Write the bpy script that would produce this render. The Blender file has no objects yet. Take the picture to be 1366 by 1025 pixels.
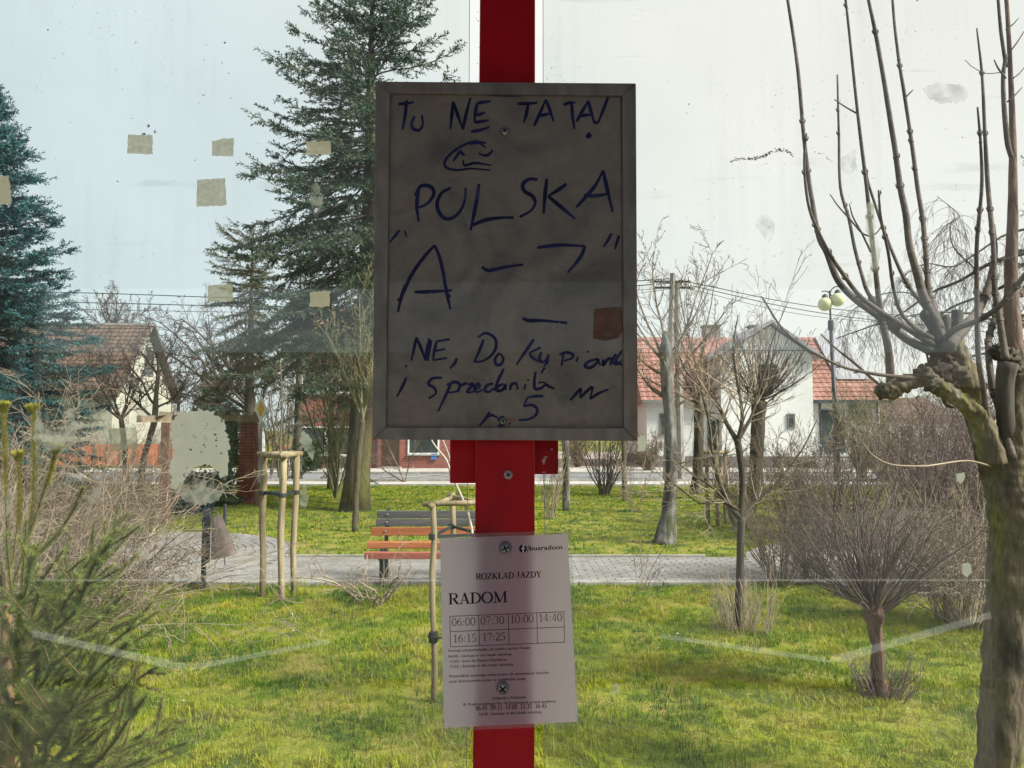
import bpy, math, random
import numpy as np
from mathutils import Vector, Matrix, Quaternion, noise

# ------------------------------------------------------------------ camera, sky, sun, exposure
S = bpy.context.scene
COL = S.collection
CAMZ, TP, FPX = 1.85, 0.06, 1000.0
cam_d = bpy.data.cameras.new('camera'); cam = bpy.data.objects.new('camera', cam_d); COL.objects.link(cam)
cam.location = (0, 0, CAMZ); cam.rotation_euler = (math.pi/2 + math.atan(TP), 0, 0)
cam_d.sensor_width = 36.0; cam_d.lens = 36.0*FPX/1366.0
cam_d.clip_start = 0.02; cam_d.clip_end = 2000
S.camera = cam
SUN_EL, SUN_AZ = math.radians(40), math.radians(112)      # azimuth from +Y towards +X
w = bpy.data.worlds.new('World'); S.world = w; w.use_nodes = True
nt = w.node_tree; nt.nodes.clear()
out = nt.nodes.new('ShaderNodeOutputWorld')
sky = nt.nodes.new('ShaderNodeTexSky'); sky.sky_type = 'NISHITA'; sky.sun_disc = False
sky.sun_elevation = SUN_EL; sky.sun_rotation = SUN_AZ
bg1 = nt.nodes.new('ShaderNodeBackground'); bg1.inputs[1].default_value = 0.05
nt.links.new(sky.outputs[0], bg1.inputs[0])
tc = nt.nodes.new('ShaderNodeTexCoord')
dot = nt.nodes.new('ShaderNodeVectorMath'); dot.operation = 'DOT_PRODUCT'
SKY_AZ = math.radians(62)     # the bright side of the overcast
sd = Vector((math.sin(SUN_AZ)*math.cos(SUN_EL), math.cos(SUN_AZ)*math.cos(SUN_EL), math.sin(SUN_EL)))
dot.inputs[1].default_value = (math.sin(SKY_AZ)*0.77, math.cos(SKY_AZ)*0.77, 0.64)
nt.links.new(tc.outputs['Generated'], dot.inputs[0])
nz = nt.nodes.new('ShaderNodeTexNoise'); nz.inputs['Scale'].default_value = 2.2; nz.inputs['Detail'].default_value = 4
mp = nt.nodes.new('ShaderNodeMapping'); mp.inputs['Scale'].default_value = (1, 1, 2.6)
nt.links.new(tc.outputs['Generated'], mp.inputs[0]); nt.links.new(mp.outputs[0], nz.inputs['Vector'])
ma = nt.nodes.new('ShaderNodeMath'); ma.operation = 'MULTIPLY_ADD'; ma.inputs[1].default_value = 0.45; 
nt.links.new(nz.outputs[0], ma.inputs[0]); nt.links.new(dot.outputs['Value'], ma.inputs[2])
cr = nt.nodes.new('ShaderNodeValToRGB'); nt.links.new(ma.outputs[0], cr.inputs[0])
e = cr.color_ramp.elements
e[0].position = 0.34; e[0].color = (0.69, 0.775, 0.785, 1)
e[1].position = 1.1; e[1].color = (0.96, 0.93, 0.85, 1)
x = e.new(0.62); x.color = (0.77, 0.84, 0.84, 1)
x = e.new(0.85); x.color = (0.86, 0.865, 0.81, 1)
bg2 = nt.nodes.new('ShaderNodeBackground'); bg2.inputs[1].default_value = 0.625
nt.links.new(cr.outputs[0], bg2.inputs[0])
mx = nt.nodes.new('ShaderNodeMixShader'); mx.inputs[0].default_value = 0.86     # high thin overcast over the blue
nt.links.new(bg1.outputs[0], mx.inputs[1]); nt.links.new(bg2.outputs[0], mx.inputs[2])
nt.links.new(mx.outputs[0], out.inputs[0])
sl = bpy.data.lights.new('sun', 'SUN'); sl.energy = 4.8; sl.angle = math.radians(16); sl.color = (1.0, 0.95, 0.86)
so = bpy.data.objects.new('sun', sl); COL.objects.link(so); so.location = sd*60
so.rotation_euler = sd.to_track_quat('Z', 'Y').to_euler()
S.view_settings.view_transform = 'Standard'; S.view_settings.look = 'None'
S.view_settings.exposure = 1.0; S.view_settings.gamma = 1.0; S.view_settings.use_curve_mapping = False
S.render.engine = 'CYCLES'
S.cycles.use_denoising = True
S.cycles.max_bounces = 6; S.cycles.transparent_max_bounces = 16
S.cycles.diffuse_bounces = 3; S.cycles.glossy_bounces = 3

# ------------------------------------------------------------------ helpers
_c = 1/math.sqrt(1+TP*TP); _s = TP*_c
def P(px, py, Y):
    u, v = (px-683)/FPX, (512.5-py)/FPX
    dx, dy, dz = u, _c - v*_s, _s + v*_c
    k = Y/dy
    return Vector((dx*k, Y, CAMZ+dz*k))
def G(px, py):
    u, v = (px-683)/FPX, (512.5-py)/FPX
    dx, dy, dz = u, _c - v*_s, _s + v*_c
    k = -CAMZ/dz
    return Vector((dx*k, dy*k, 0))
def gy(Y):   # ground pixel row of a depth
    return 572.5 + CAMZ/Y*1000
V = Vector
UP = V((0, 0, 1))

def thing(name, label, cat, loc=(0, 0, 0), group=None):
    o = bpy.data.objects.new(name, None); COL.objects.link(o); o.location = loc
    o.empty_display_size = 0.1
    o['label'] = label; o['category'] = cat
    if group: o['group'] = group
    return o
def tag(o, label=None, cat=None, group=None, kind=None):
    if label: o['label'] = label
    if cat: o['category'] = cat
    if group: o['group'] = group
    if kind: o['kind'] = kind
    return o
def worigin(p):
    v = V((0, 0, 0))
    while p is not None:
        v += p.location; p = p.parent
    return v
def link(name, me, m, parent=None, org=None, smooth=False, kind=None, label=None):
    o = bpy.data.objects.new(name, me); COL.objects.link(o)
    if isinstance(m, (list, tuple)):
        for q in m: me.materials.append(q)
    elif m: me.materials.append(m)
    if parent is not None: o.parent = parent
    if org is not None: o.location = org
    if smooth: me.shade_smooth()
    if kind: o['kind'] = kind
    if label: o['label'] = label
    return o

class MB:
    def __init__(s): s.v = []; s.f = []
    def add(s, vs, fs):
        n = len(s.v); s.v.extend(vs); s.f.extend([tuple(i+n for i in f) for f in fs]); return s
    def box(s, c, size, rz=0, rot=None, taper=1.0):
        hx, hy, hz = size[0]/2, size[1]/2, size[2]/2
        m = rot if rot is not None else Matrix.Rotation(rz, 3, 'Z')
        vs = []
        for z, t in ((-hz, 1), (hz, taper)):
            for x, y in ((-hx, -hy), (hx, -hy), (hx, hy), (-hx, hy)):
                vs.append(V(c) + m @ V((x*t, y*t, z)))
        return s.add(vs, [(3, 2, 1, 0), (4, 5, 6, 7), (0, 1, 5, 4), (1, 2, 6, 5), (2, 3, 7, 6), (3, 0, 4, 7)])
    def bbox(s, a, b):
        return s.box([(a[i]+b[i])/2 for i in range(3)], [abs(a[i]-b[i]) for i in range(3)])
    def bar(s, a, b, wd, th, up=UP):
        a, b = V(a), V(b); x = (b-a); L = x.length; x.normalize()
        y = up.cross(x); 
        if y.length < 1e-4: y = V((0, 1, 0)).cross(x)
        y.normalize(); z = x.cross(y)
        m = Matrix((x, y, z)).transposed()
        return s.box((a+b)/2, (L, wd, th), rot=m)
    def tube(s, pts, rads, n=8, cap=True, rough=0.0, seed=0):
        pts = [V(p) for p in pts]
        if not hasattr(rads, '__len__'): rads = [rads]*len(pts)
        t0 = (pts[1]-pts[0]).normalized()
        u = t0.orthogonal().normalized()
        base = len(s.v); k = len(pts)
        for i, p in enumerate(pts):
            t = ((pts[min(i+1, k-1)]-pts[max(i-1, 0)])).normalized()
            u = (u - t*u.dot(t)).normalized(); w_ = t.cross(u)
            for j in range(n):
                a = 2*math.pi*j/n; r = rads[i]
                if rough:
                    r *= 1 + rough*noise.noise(V((math.cos(a)*1.7, math.sin(a)*1.7, i*0.35+seed*7.3))) + (rough*0.45*noise.noise(V((math.cos(a)*5.5, math.sin(a)*5.5, i*0.5+seed*3.3))) if n >= 18 else 0)
                s.v.append(p + u*(math.cos(a)*r) + w_*(math.sin(a)*r))
        for i in range(k-1):
            for j in range(n):
                a = base+i*n+j; b = base+i*n+(j+1) % n
                s.f.append((a, b, b+n, a+n))
        if cap:
            s.f.append(tuple(base+j for j in range(n))[::-1]); s.f.append(tuple(base+(k-1)*n+j for j in range(n)))
        return s
    def lathe(s, prof, c, n=16, axis=None, cap=True):   # prof: (r, z) list
        m = axis.to_track_quat('Z', 'Y').to_matrix() if axis is not None else Matrix.Identity(3)
        base = len(s.v)
        for r, z in prof:
            for j in range(n):
                a = 2*math.pi*j/n
                s.v.append(V(c) + m @ V((r*math.cos(a), r*math.sin(a), z)))
        for i in range(len(prof)-1):
            for j in range(n):
                a = base+i*n+j; b = base+i*n+(j+1) % n
                s.f.append((a, b, b+n, a+n))
        if cap:
            s.f.append(tuple(base+j for j in range(n))[::-1]); s.f.append(tuple(base+(len(prof)-1)*n+j for j in range(n)))
        return s
    def poly(s, pts): 
        n = len(s.v); s.v.extend([V(p) for p in pts]); s.f.append(tuple(range(n, n+len(pts)))); return s
    def prism(s, pts, vec):   # extrude polygon
        n = len(pts); vec = V(vec)
        vs = [V(p) for p in pts]+[V(p)+vec for p in pts]
        fs = [tuple(range(n))[::-1], tuple(range(n, 2*n))]+[(i, (i+1) % n, n+(i+1) % n, n+i) for i in range(n)]
        return s.add(vs, fs)
    def build(s, name, m, parent=None, org=None, smooth=False, **k):
        o0 = worigin(parent) if parent is not None else (V(org) if org is not None else V((0, 0, 0)))
        me = bpy.data.meshes.new(name)
        me.from_pydata([tuple(V(v)-o0) for v in s.v], [], s.f); me.update()
        return link(name, me, m, parent, (o0 if parent is None and org is not None else None), smooth, **k)

def np_mesh(name, verts, faces):      # faces (n,3) or (n,4)
    me = bpy.data.meshes.new(name)
    nv, nf, k = len(verts), len(faces), faces.shape[1]
    me.vertices.add(nv); me.vertices.foreach_set('co', np.ascontiguousarray(verts, dtype=np.float32).ravel())
    me.loops.add(nf*k); me.loops.foreach_set('vertex_index', np.ascontiguousarray(faces, dtype=np.int32).ravel())
    me.polygons.add(nf); me.polygons.foreach_set('loop_start', np.arange(0, nf*k, k, dtype=np.int32))
    me.polygons.foreach_set('loop_total', np.full(nf, k, dtype=np.int32))
    me.update(calc_edges=True); return me

class Twigs:                           # thin segments, three sided, one mesh
    def __init__(s): s.d = []
    def seg(s, a, b, r0, r1): s.d.append((a[0], a[1], a[2], b[0], b[1], b[2], r0, r1))
    def build(s, name, m, parent=None, **k):
        if not s.d: return None
        o0 = np.array(worigin(parent)) if parent is not None else np.zeros(3)
        A = np.array(s.d); a = A[:, :3]-o0; b = A[:, 3:6]-o0; r0 = A[:, 6:7]; r1 = A[:, 7:8]
        t = b-a; t /= np.linalg.norm(t, axis=1, keepdims=True)+1e-9
        h = np.where(np.abs(t[:, 2:3]) < 0.9, np.array([[0, 0, 1.]]), np.array([[1., 0, 0]]))
        u = np.cross(t, h); u /= np.linalg.norm(u, axis=1, keepdims=True); w_ = np.cross(t, u)
        ring = []
        for c, r in ((a, r0), (b, r1)):
            for j in range(3):
                q = 2*math.pi*j/3
                ring.append(c + u*(math.cos(q)*r) + w_*(math.sin(q)*r))
        vs = np.stack(ring, 1).reshape(-1, 3)
        base = (np.arange(len(A))*6)[:, None, None]
        fq = np.array([[0, 1, 4, 3], [1, 2, 5, 4], [2, 0, 3, 5]])[None]
        me = np_mesh(name, vs, (base+fq).reshape(-1, 4))
        return link(name, me, m, parent, smooth=True, **k)

def rot_to(d, roll):                   # matrix rows->cols, x axis along d
    d = V(d).normalized(); h = UP if abs(d.z) < 0.95 else V((1, 0, 0))
    y = h.cross(d).normalized(); z = d.cross(y)
    c, s_ = math.cos(roll), math.sin(roll)
    return (tuple(d), tuple(y*c+z*s_), tuple(z*c-y*s_))
class Scatter:                         # many copies of small templates fused in one mesh
    def __init__(s, temps): s.t = temps; s.q = [[] for _ in temps]
    def put(s, i, p, axes, sc): s.q[i].append((tuple(p), axes, sc if hasattr(sc, '__len__') else (sc, sc, sc)))
    def build(s, name, m, parent=None, **k):
        o0 = np.array(worigin(parent)) if parent is not None else np.zeros(3)
        vs, fs, off = [], [], 0
        for (tv, tf), q in zip(s.t, s.q):
            if not q: continue
            pos = np.array([a[0] for a in q])-o0; M = np.array([a[1] for a in q]); sc = np.array([a[2] for a in q])
            if sc.ndim == 1: sc = sc[:, None]*np.ones((1, 3))
            x = (tv[None]*sc[:, None, :])
            x = np.einsum('nvi,nij->nvj', x, M)+pos[:, None]
            vs.append(x.reshape(-1, 3))
            fs.append((tf[None]+(np.arange(len(q))*len(tv))[:, None, None]+off).reshape(-1, tf.shape[1])); off += len(q)*len(tv)
        me = np_mesh(name, np.concatenate(vs), np.concatenate(fs))
        return link(name, me, m, parent, **k)

# ---- materials
def ramp(nt, cols):
    r = nt.nodes.new('ShaderNodeValToRGB'); el = r.color_ramp.elements
    el[0].position, el[1].position = cols[0][0], cols[-1][0]
    el[0].color = (*cols[0][1], 1); el[1].color = (*cols[-1][1], 1)
    for p_, c_ in cols[1:-1]: x_ = el.new(p_); x_.color = (*c_, 1)
    return r
def mat(name, cols, scale=8, rough=0.8, bump=0.0, bscale=None, stretch=(1, 1, 1), world=False, detail=6, metal=0, spec=0.3,
        fine=None, trans=0.0, coat=0, dist=0.0, finefac=0.5):
    m = bpy.data.materials.new(name); m.use_nodes = True; n = m.node_tree; n.nodes.clear()
    o = n.nodes.new('ShaderNodeOutputMaterial'); b = n.nodes.new('ShaderNodeBsdfPrincipled')
    b.inputs['Roughness'].default_value = rough; b.inputs['Metallic'].default_value = metal
    b.inputs['Specular IOR Level'].default_value = spec; b.inputs['Coat Weight'].default_value = coat
    if isinstance(cols[0], (int, float)): cols = [(0.3, tuple(c*0.8 for c in cols)), (0.7, tuple(min(1, c*1.15) for c in cols))]
    if world: g = n.nodes.new('ShaderNodeNewGeometry').outputs['Position']
    else: g = n.nodes.new('ShaderNodeTexCoord').outputs['Object']
    mp = n.nodes.new('ShaderNodeMapping'); mp.inputs['Scale'].default_value = stretch; n.links.new(g, mp.inputs[0])
    nz = n.nodes.new('ShaderNodeTexNoise'); nz.inputs['Scale'].default_value = scale; nz.inputs['Detail'].default_value = detail
    nz.inputs['Distortion'].default_value = dist
    n.links.new(mp.outputs[0], nz.inputs['Vector'])
    r = ramp(n, cols); n.links.new(nz.outputs[0], r.inputs[0]); c = r.outputs[0]
    if fine:
        z2 = n.nodes.new('ShaderNodeTexNoise'); z2.inputs['Scale'].default_value = fine; z2.inputs['Detail'].default_value = 3
        n.links.new(mp.outputs[0], z2.inputs['Vector'])
        r2 = ramp(n, [(0.3, (0.35,)*3), (0.7, (1.0,)*3)]); n.links.new(z2.outputs[0], r2.inputs[0])
        mm = n.nodes.new('ShaderNodeMix'); mm.data_type = 'RGBA'; mm.blend_type = 'MULTIPLY'; mm.inputs[0].default_value = finefac
        n.links.new(c, mm.inputs[6]); n.links.new(r2.outputs[0], mm.inputs[7]); c = mm.outputs[2]
    n.links.new(c, b.inputs['Base Color'])
    if bump:
        z3 = n.nodes.new('ShaderNodeTexNoise'); z3.inputs['Scale'].default_value = bscale or scale*3; z3.inputs['Detail'].default_value = 5
        n.links.new(mp.outputs[0], z3.inputs['Vector'])
        bp = n.nodes.new('ShaderNodeBump'); bp.inputs['Strength'].default_value = bump; bp.inputs['Distance'].default_value = 0.02
        n.links.new(z3.outputs[0], bp.inputs['Height']); n.links.new(bp.outputs[0], b.inputs['Normal'])
    if trans:
        t = n.nodes.new('ShaderNodeBsdfTranslucent'); n.links.new(c, t.inputs[0])
        ms = n.nodes.new('ShaderNodeMixShader'); ms.inputs[0].default_value = trans
        n.links.new(b.outputs[0], ms.inputs[1]); n.links.new(t.outputs[0], ms.inputs[2]); n.links.new(ms.outputs[0], o.inputs[0])
    else: n.links.new(b.outputs[0], o.inputs[0])
    return m

def catmull(pts, k=4):                 # pts: tuples of any length
    pts = [np.array(p, float) for p in pts]
    if len(pts) < 3:
        return [pts[0]*(1-i/k)+pts[-1]*i/k for i in range(k+1)]
    q = [2*pts[0]-pts[1]]+pts+[2*pts[-1]-pts[-2]]; res = []
    for i in range(1, len(q)-2):
        for j in range(k):
            t = j/k
            res.append(0.5*((2*q[i])+(-q[i-1]+q[i+1])*t+(2*q[i-1]-5*q[i]+4*q[i+1]-q[i+2])*t*t+(-q[i-1]+3*q[i]-3*q[i+1]+q[i+2])*t**3))
    res.append(q[-2]); return res
def limb(mb, pts, Y, n=8, rough=0.15, seed=0, k=4, dY=0.0, wob=0.0):
    """pts: (px, py, width_px) at depth Y (dY: depth drift to the tip)"""
    c = catmull(pts, k); N = len(c); P3, R = [], []
    for i, (x_, y_, w_) in enumerate(c):
        yy = Y+dY*i/(N-1)
        p_ = P(x_, y_, yy)
        if wob: p_ += noise.noise_vector(V((i*0.5, seed*3.1, 0)))*wob
        P3.append(p_); R.append(max(w_, 0.6)/2000*yy)
    mb.tube(P3, R, n, rough=rough, seed=seed); return P3, R
def rv(rng): return V((rng.gauss(0, 1), rng.gauss(0, 1), rng.gauss(0, 1)))
def grow(T, rng, p, d, L, r, lv, sp, tips=None):
    k = sp['seg'][lv]; step = L/k; d = d.normalized(); last = lv+1 >= len(sp['n'])
    wob, trop = sp['wob'][lv], sp['trop'][lv]; tipf = sp.get('tip', 0.35); rmin = sp.get('rmin', 0.002)
    ch = 0 if last else sp['n'][lv+1]; st = sp['start'][lv]; 
    slots = [i for i in range(k) if (i+1)/k > st] or [k-1]
    for i in range(k):
        d = (d + rv(rng)*wob + V((0, 0, trop))).normalized(); q = p + d*step
        ra = r*(1-(1-tipf)*i/k); rb = r*(1-(1-tipf)*(i+1)/k)
        T.seg(p, q, max(ra, rmin), max(rb, rmin))
        if ch and i in slots:
            m = ch/len(slots); m = int(m)+(1 if rng.random() < m-int(m) else 0)
            for _ in range(m):
                ax = d.cross(rv(rng)).normalized(); ang = math.radians(sp['ang'][lv+1])*rng.uniform(0.7, 1.3)
                cd = Quaternion(ax, ang) @ d
                grow(T, rng, p.lerp(q, rng.random()), cd, L*sp['ratio'][lv+1]*rng.uniform(0.6, 1.2)*(1.15-0.5*(i+1)/k), max(rb*sp.get('rr', 0.6), rmin), lv+1, sp, tips)
        p = q
    if tips is not None and last: tips.append((p, d))
# ------------------------------------------------------------------ materials
M = {}
M['grassground'] = mat('lawn soil', [(0.38, (0.07, 0.10, 0.012)), (0.5, (0.20, 0.23, 0.012)), (0.62, (0.30, 0.26, 0.05))], 2.2, 0.95, 0.7, 60, world=True, fine=45, finefac=0.7)
M['grass'] = mat('grass blades', [(0.36, (0.065, 0.16, 0.004)), (0.45, (0.18, 0.29, 0.004)), (0.53, (0.33, 0.385, 0.006)), (0.61, (0.39, 0.36, 0.03)), (0.68, (0.14, 0.25, 0.006))], 1.5, 0.6, world=True, fine=38, finefac=0.6, trans=0.35, detail=9, dist=0.4)
M['drygrass'] = mat('dry grass', [(0.3, (0.24, 0.21, 0.07)), (0.7, (0.40, 0.35, 0.14))], 4, 0.8, world=True, trans=0.3)
M['paver'] = mat('grey paver', [(0.3, (0.19, 0.18, 0.17)), (0.7, (0.30, 0.285, 0.27))], 3.0, 0.9, 0.3, 60, world=True, fine=14, finefac=0.4)
M['joint'] = mat('path joints', [(0.3, (0.10, 0.09, 0.07)), (0.7, (0.19, 0.17, 0.13))], 6, 0.95, world=True)
M['asphalt'] = mat('asphalt', [(0.3, (0.17, 0.17, 0.18)), (0.7, (0.23, 0.23, 0.24))], 0.6, 0.9, 0.1, 30, world=True)
M['asphalt2'] = mat('asphalt street', [(0.3, (0.06, 0.06, 0.06)), (0.7, (0.09, 0.09, 0.09))], 1.6, 0.9, 0.1, 30, world=True)
M['pavement'] = mat('concrete paving', [(0.3, (0.40, 0.38, 0.35)), (0.7, (0.52, 0.49, 0.46))], 0.8, 0.9, world=True, fine=8, finefac=0.25)
M['kerb'] = mat('kerb concrete', [(0.3, (0.24, 0.23, 0.21)), (0.7, (0.38, 0.36, 0.33))], 5, 0.9, world=True)
M['gravelpink'] = mat('pinkish yard paving', [(0.3, (0.30, 0.23, 0.20)), (0.7, (0.44, 0.36, 0.32))], 0.9, 0.95, world=True, fine=9)
M['paint'] = mat('white road paint', [(0.3, (0.6, 0.6, 0.58)), (0.7, (0.8, 0.8, 0.78))], 12, 0.8, world=True)
M['red'] = mat('red painted steel', [(0.32, (0.30, 0.004, 0.008)), (0.5, (0.60, 0.003, 0.010)), (0.68, (0.66, 0.006, 0.014))], 5, 0.45, 0.12, 90, spec=0.25, fine=26, finefac=0.18, dist=0.8, stretch=(1, 1, 0.5))
M['chip'] = mat('bare primer', [(0.3, (0.5, 0.42, 0.4)), (0.7, (0.7, 0.6, 0.58))], 60, 0.7)
M['signframe'] = mat('weathered grey metal', [(0.3, (0.24, 0.21, 0.18)), (0.5, (0.37, 0.33, 0.285)), (0.7, (0.36, 0.26, 0.20))], 9, 0.5, 0.15, 60, stretch=(1, 1, 0.4), fine=70, metal=0.25)
M['signpanel'] = mat('grimy grey panel', [(0.32, (0.18, 0.16, 0.14)), (0.47, (0.28, 0.24, 0.195)), (0.6, (0.33, 0.275, 0.215)), (0.72, (0.25, 0.19, 0.14))], 7, 0.22, 0.08, 120, fine=60, coat=0.35, finefac=0.25, dist=1.6)
M['rust'] = mat('rusty stain', [(0.3, (0.25, 0.12, 0.08)), (0.7, (0.36, 0.2, 0.14))], 40, 0.8)
M['ink'] = mat('dark blue marker ink', [(0.35, (0.006, 0.008, 0.045)), (0.6, (0.016, 0.02, 0.11)), (0.75, (0.07, 0.07, 0.13))], 26, 0.5)
M['print'] = mat('black print', [(0.3, (0.012, 0.01, 0.012)), (0.7, (0.03, 0.025, 0.03))], 50, 0.8)
M['steel'] = mat('zinc screw', [(0.3, (0.35, 0.34, 0.32)), (0.7, (0.55, 0.53, 0.5))], 90, 0.35, metal=0.9)
M['hole'] = mat('dark recess', (0.02, 0.02, 0.02), 5, 0.9)
M['darkmetal'] = mat('dark green black metal', [(0.3, (0.02, 0.026, 0.028)), (0.7, (0.035, 0.042, 0.045))], 6, 0.5)
M['bluepole'] = mat('lamp post paint', [(0.3, (0.035, 0.04, 0.06)), (0.7, (0.06, 0.065, 0.09))], 2, 0.5)
M['globe'] = mat('yellowed lamp globe', [(0.3, (0.50, 0.50, 0.26)), (0.7, (0.66, 0.66, 0.42))], 4, 0.35)
M['slatgrey'] = mat('grey painted slat', [(0.3, (0.07, 0.07, 0.075)), (0.7, (0.13, 0.125, 0.13))], 4, 0.7, 0.2, 30, stretch=(0.2, 1, 4), fine=20)
M['slator'] = mat('orange stained slat', [(0.3, (0.34, 0.10, 0.035)), (0.7, (0.50, 0.19, 0.07))], 4, 0.6, 0.2, 30, stretch=(0.2, 1, 4), fine=20)
M['slatred'] = mat('faded red slat', [(0.3, (0.30, 0.07, 0.05)), (0.7, (0.42, 0.14, 0.10))], 4, 0.6, 0.2, 30, stretch=(0.2, 1, 4), fine=20)
M['bucket'] = mat('brown litter bin', [(0.3, (0.13, 0.10, 0.085)), (0.7, (0.21, 0.16, 0.14))], 7, 0.6, 0.1, 30)
M['stake'] = mat('weathered stake wood', [(0.3, (0.17, 0.13, 0.07)), (0.5, (0.30, 0.24, 0.14)), (0.75, (0.42, 0.35, 0.23))], 9, 0.85, 0.3, 30, stretch=(1, 1, 0.15), fine=30)
M['beam'] = mat('old timber', [(0.3, (0.16, 0.12, 0.08)), (0.7, (0.3, 0.24, 0.17))], 5, 0.9, 0.3, 20, stretch=(0.3, 1, 1))
M['brick'] = mat('dark red brick', [(0.3, (0.17, 0.045, 0.035)), (0.7, (0.30, 0.085, 0.06))], 3.1, 0.9, 0.2, 40, world=True, fine=12)
M['brick2'] = mat('brown brick', [(0.3, (0.14, 0.075, 0.055)), (0.7, (0.24, 0.14, 0.10))], 3.1, 0.9, 0.2, 40, world=True, fine=12)
M['mortar'] = mat('mortar', (0.26, 0.2, 0.17), 9, 0.95, world=True)
M['whitewall'] = mat('white render', [(0.3, (0.62, 0.62, 0.60)), (0.7, (0.74, 0.74, 0.72))], 0.6, 0.9, world=True, fine=3, finefac=0.12)
M['creamwall'] = mat('cream render', [(0.3, (0.36, 0.36, 0.30)), (0.7, (0.46, 0.45, 0.38))], 0.5, 0.9, world=True, fine=3, finefac=0.15)
M['plinth'] = mat('dark plinth', (0.16, 0.15, 0.15), 3, 0.9, world=True)
M['tilered'] = mat('red roof tile', [(0.3, (0.26, 0.115, 0.09)), (0.7, (0.40, 0.22, 0.18))], 1.7, 0.8, world=True, fine=7, finefac=0.4)
M['tilebrown'] = mat('brown roof tile', [(0.3, (0.10, 0.068, 0.052)), (0.7, (0.17, 0.115, 0.09))], 1.2, 0.85, world=True, fine=7)
M['lead'] = mat('grey sheet roof', [(0.3, (0.25, 0.24, 0.26)), (0.7, (0.34, 0.33, 0.36))], 1.5, 0.6, world=True)
M['greysheet'] = mat('weathered grey soffit', [(0.3, (0.12, 0.12, 0.11)), (0.7, (0.19, 0.19, 0.17))], 1.5, 0.8, world=True)
M['gutter'] = mat('dark blue gutter', (0.035, 0.05, 0.07), 3, 0.5)
M['white'] = mat('white frame', (0.75, 0.75, 0.74), 3, 0.5)
M['pane'] = mat('window pane', [(0.35, (0.02, 0.028, 0.03)), (0.7, (0.07, 0.085, 0.085))], 1.2, 0.08, world=True, spec=0.6)
M['curtain'] = mat('green curtain', (0.08, 0.11, 0.05), 3, 0.9)
M['door'] = mat('dark wooden door', (0.06, 0.035, 0.028), 3, 0.6, stretch=(4, 4, 0.4))
M['teal'] = mat('dark teal door', (0.03, 0.06, 0.065), 3, 0.35)
M['fencered'] = mat('orange red fence', [(0.3, (0.42, 0.13, 0.07)), (0.7, (0.52, 0.2, 0.12))], 4, 0.9, world=True)
M['board'] = mat('white board', (0.62, 0.63, 0.64), 3, 0.6)
M['blueprint'] = mat('blue print', (0.06, 0.17, 0.42), 3, 0.6)
M['yellow'] = mat('sign yellow', (0.75, 0.42, 0.02), 3, 0.5)
M['signwhite'] = mat('sign white', (0.8, 0.8, 0.8), 3, 0.5)
M['galv'] = mat('galvanised pole', (0.35, 0.36, 0.37), 5, 0.5, metal=0.5)
M['concrete'] = mat('pole concrete', [(0.3, (0.20, 0.19, 0.175)), (0.7, (0.32, 0.30, 0.28))], 4, 0.95, world=True)
M['wire'] = mat('black cable', (0.03, 0.03, 0.035), 3, 0.6)
bk = dict(rough=0.95, bump=0.9, bscale=14, stretch=(1, 1, 0.25))
M['bark_moss'] = mat('mossy bark', [(0.28, (0.05, 0.042, 0.032)), (0.45, (0.115, 0.088, 0.062)), (0.58, (0.13, 0.12, 0.05)), (0.75, (0.12, 0.14, 0.03))], 2.6, fine=26, finefac=0.8, **bk)
M['bark_near'] = mat('pollard bark', [(0.34, (0.055, 0.042, 0.03)), (0.42, (0.17, 0.13, 0.09)), (0.52, (0.17, 0.14, 0.075)), (0.60, (0.20, 0.18, 0.05)), (0.67, (0.30, 0.255, 0.20))], 6.0, rough=0.95, bump=1.0, bscale=28, stretch=(1, 1, 0.28), fine=60, finefac=0.8)
M['bark_grey'] = mat('grey lichened bark', [(0.36, (0.05, 0.043, 0.037)), (0.46, (0.13, 0.115, 0.10)), (0.54, (0.25, 0.24, 0.22)), (0.62, (0.10, 0.10, 0.05))], 4.5, fine=30, finefac=0.7, **bk)
M['bark_dark'] = mat('dark bark', [(0.3, (0.045, 0.037, 0.03)), (0.55, (0.10, 0.085, 0.065)), (0.78, (0.12, 0.125, 0.06))], 4, fine=24, finefac=0.6, **bk)
M['shoot'] = mat('brown shoot bark', [(0.3, (0.07, 0.055, 0.047)), (0.7, (0.19, 0.15, 0.125))], 7, 0.8, 0.3, 40, fine=50)
M['twig_dark'] = mat('dark twigs', [(0.3, (0.055, 0.045, 0.04)), (0.7, (0.12, 0.095, 0.08))], 2, 0.9, world=True)
M['twig_brown'] = mat('brown twigs', [(0.3, (0.10, 0.07, 0.05)), (0.7, (0.22, 0.17, 0.12))], 2, 0.9, world=True)
M['twig_tan'] = mat('tan twigs', [(0.3, (0.19, 0.14, 0.10)), (0.7, (0.38, 0.31, 0.23))], 3, 0.9, world=True)
M['twig_purple'] = mat('purple brown twigs', [(0.3, (0.10, 0.065, 0.06)), (0.7, (0.23, 0.165, 0.155))], 3, 0.9, world=True)
M['twig_pale'] = mat('pale bark twig', [(0.3, (0.38, 0.33, 0.27)), (0.7, (0.55, 0.5, 0.43))], 9, 0.8)
M['twig_olive'] = mat('olive twigs', [(0.3, (0.10, 0.10, 0.045)), (0.7, (0.22, 0.20, 0.10))], 3, 0.9, world=True)
M['fir'] = mat('spruce needles', [(0.3, (0.03, 0.066, 0.042)), (0.5, (0.064, 0.115, 0.070)), (0.72, (0.12, 0.165, 0.09))], 1.3, 0.75, world=True, trans=0.15, fine=9)
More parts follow.
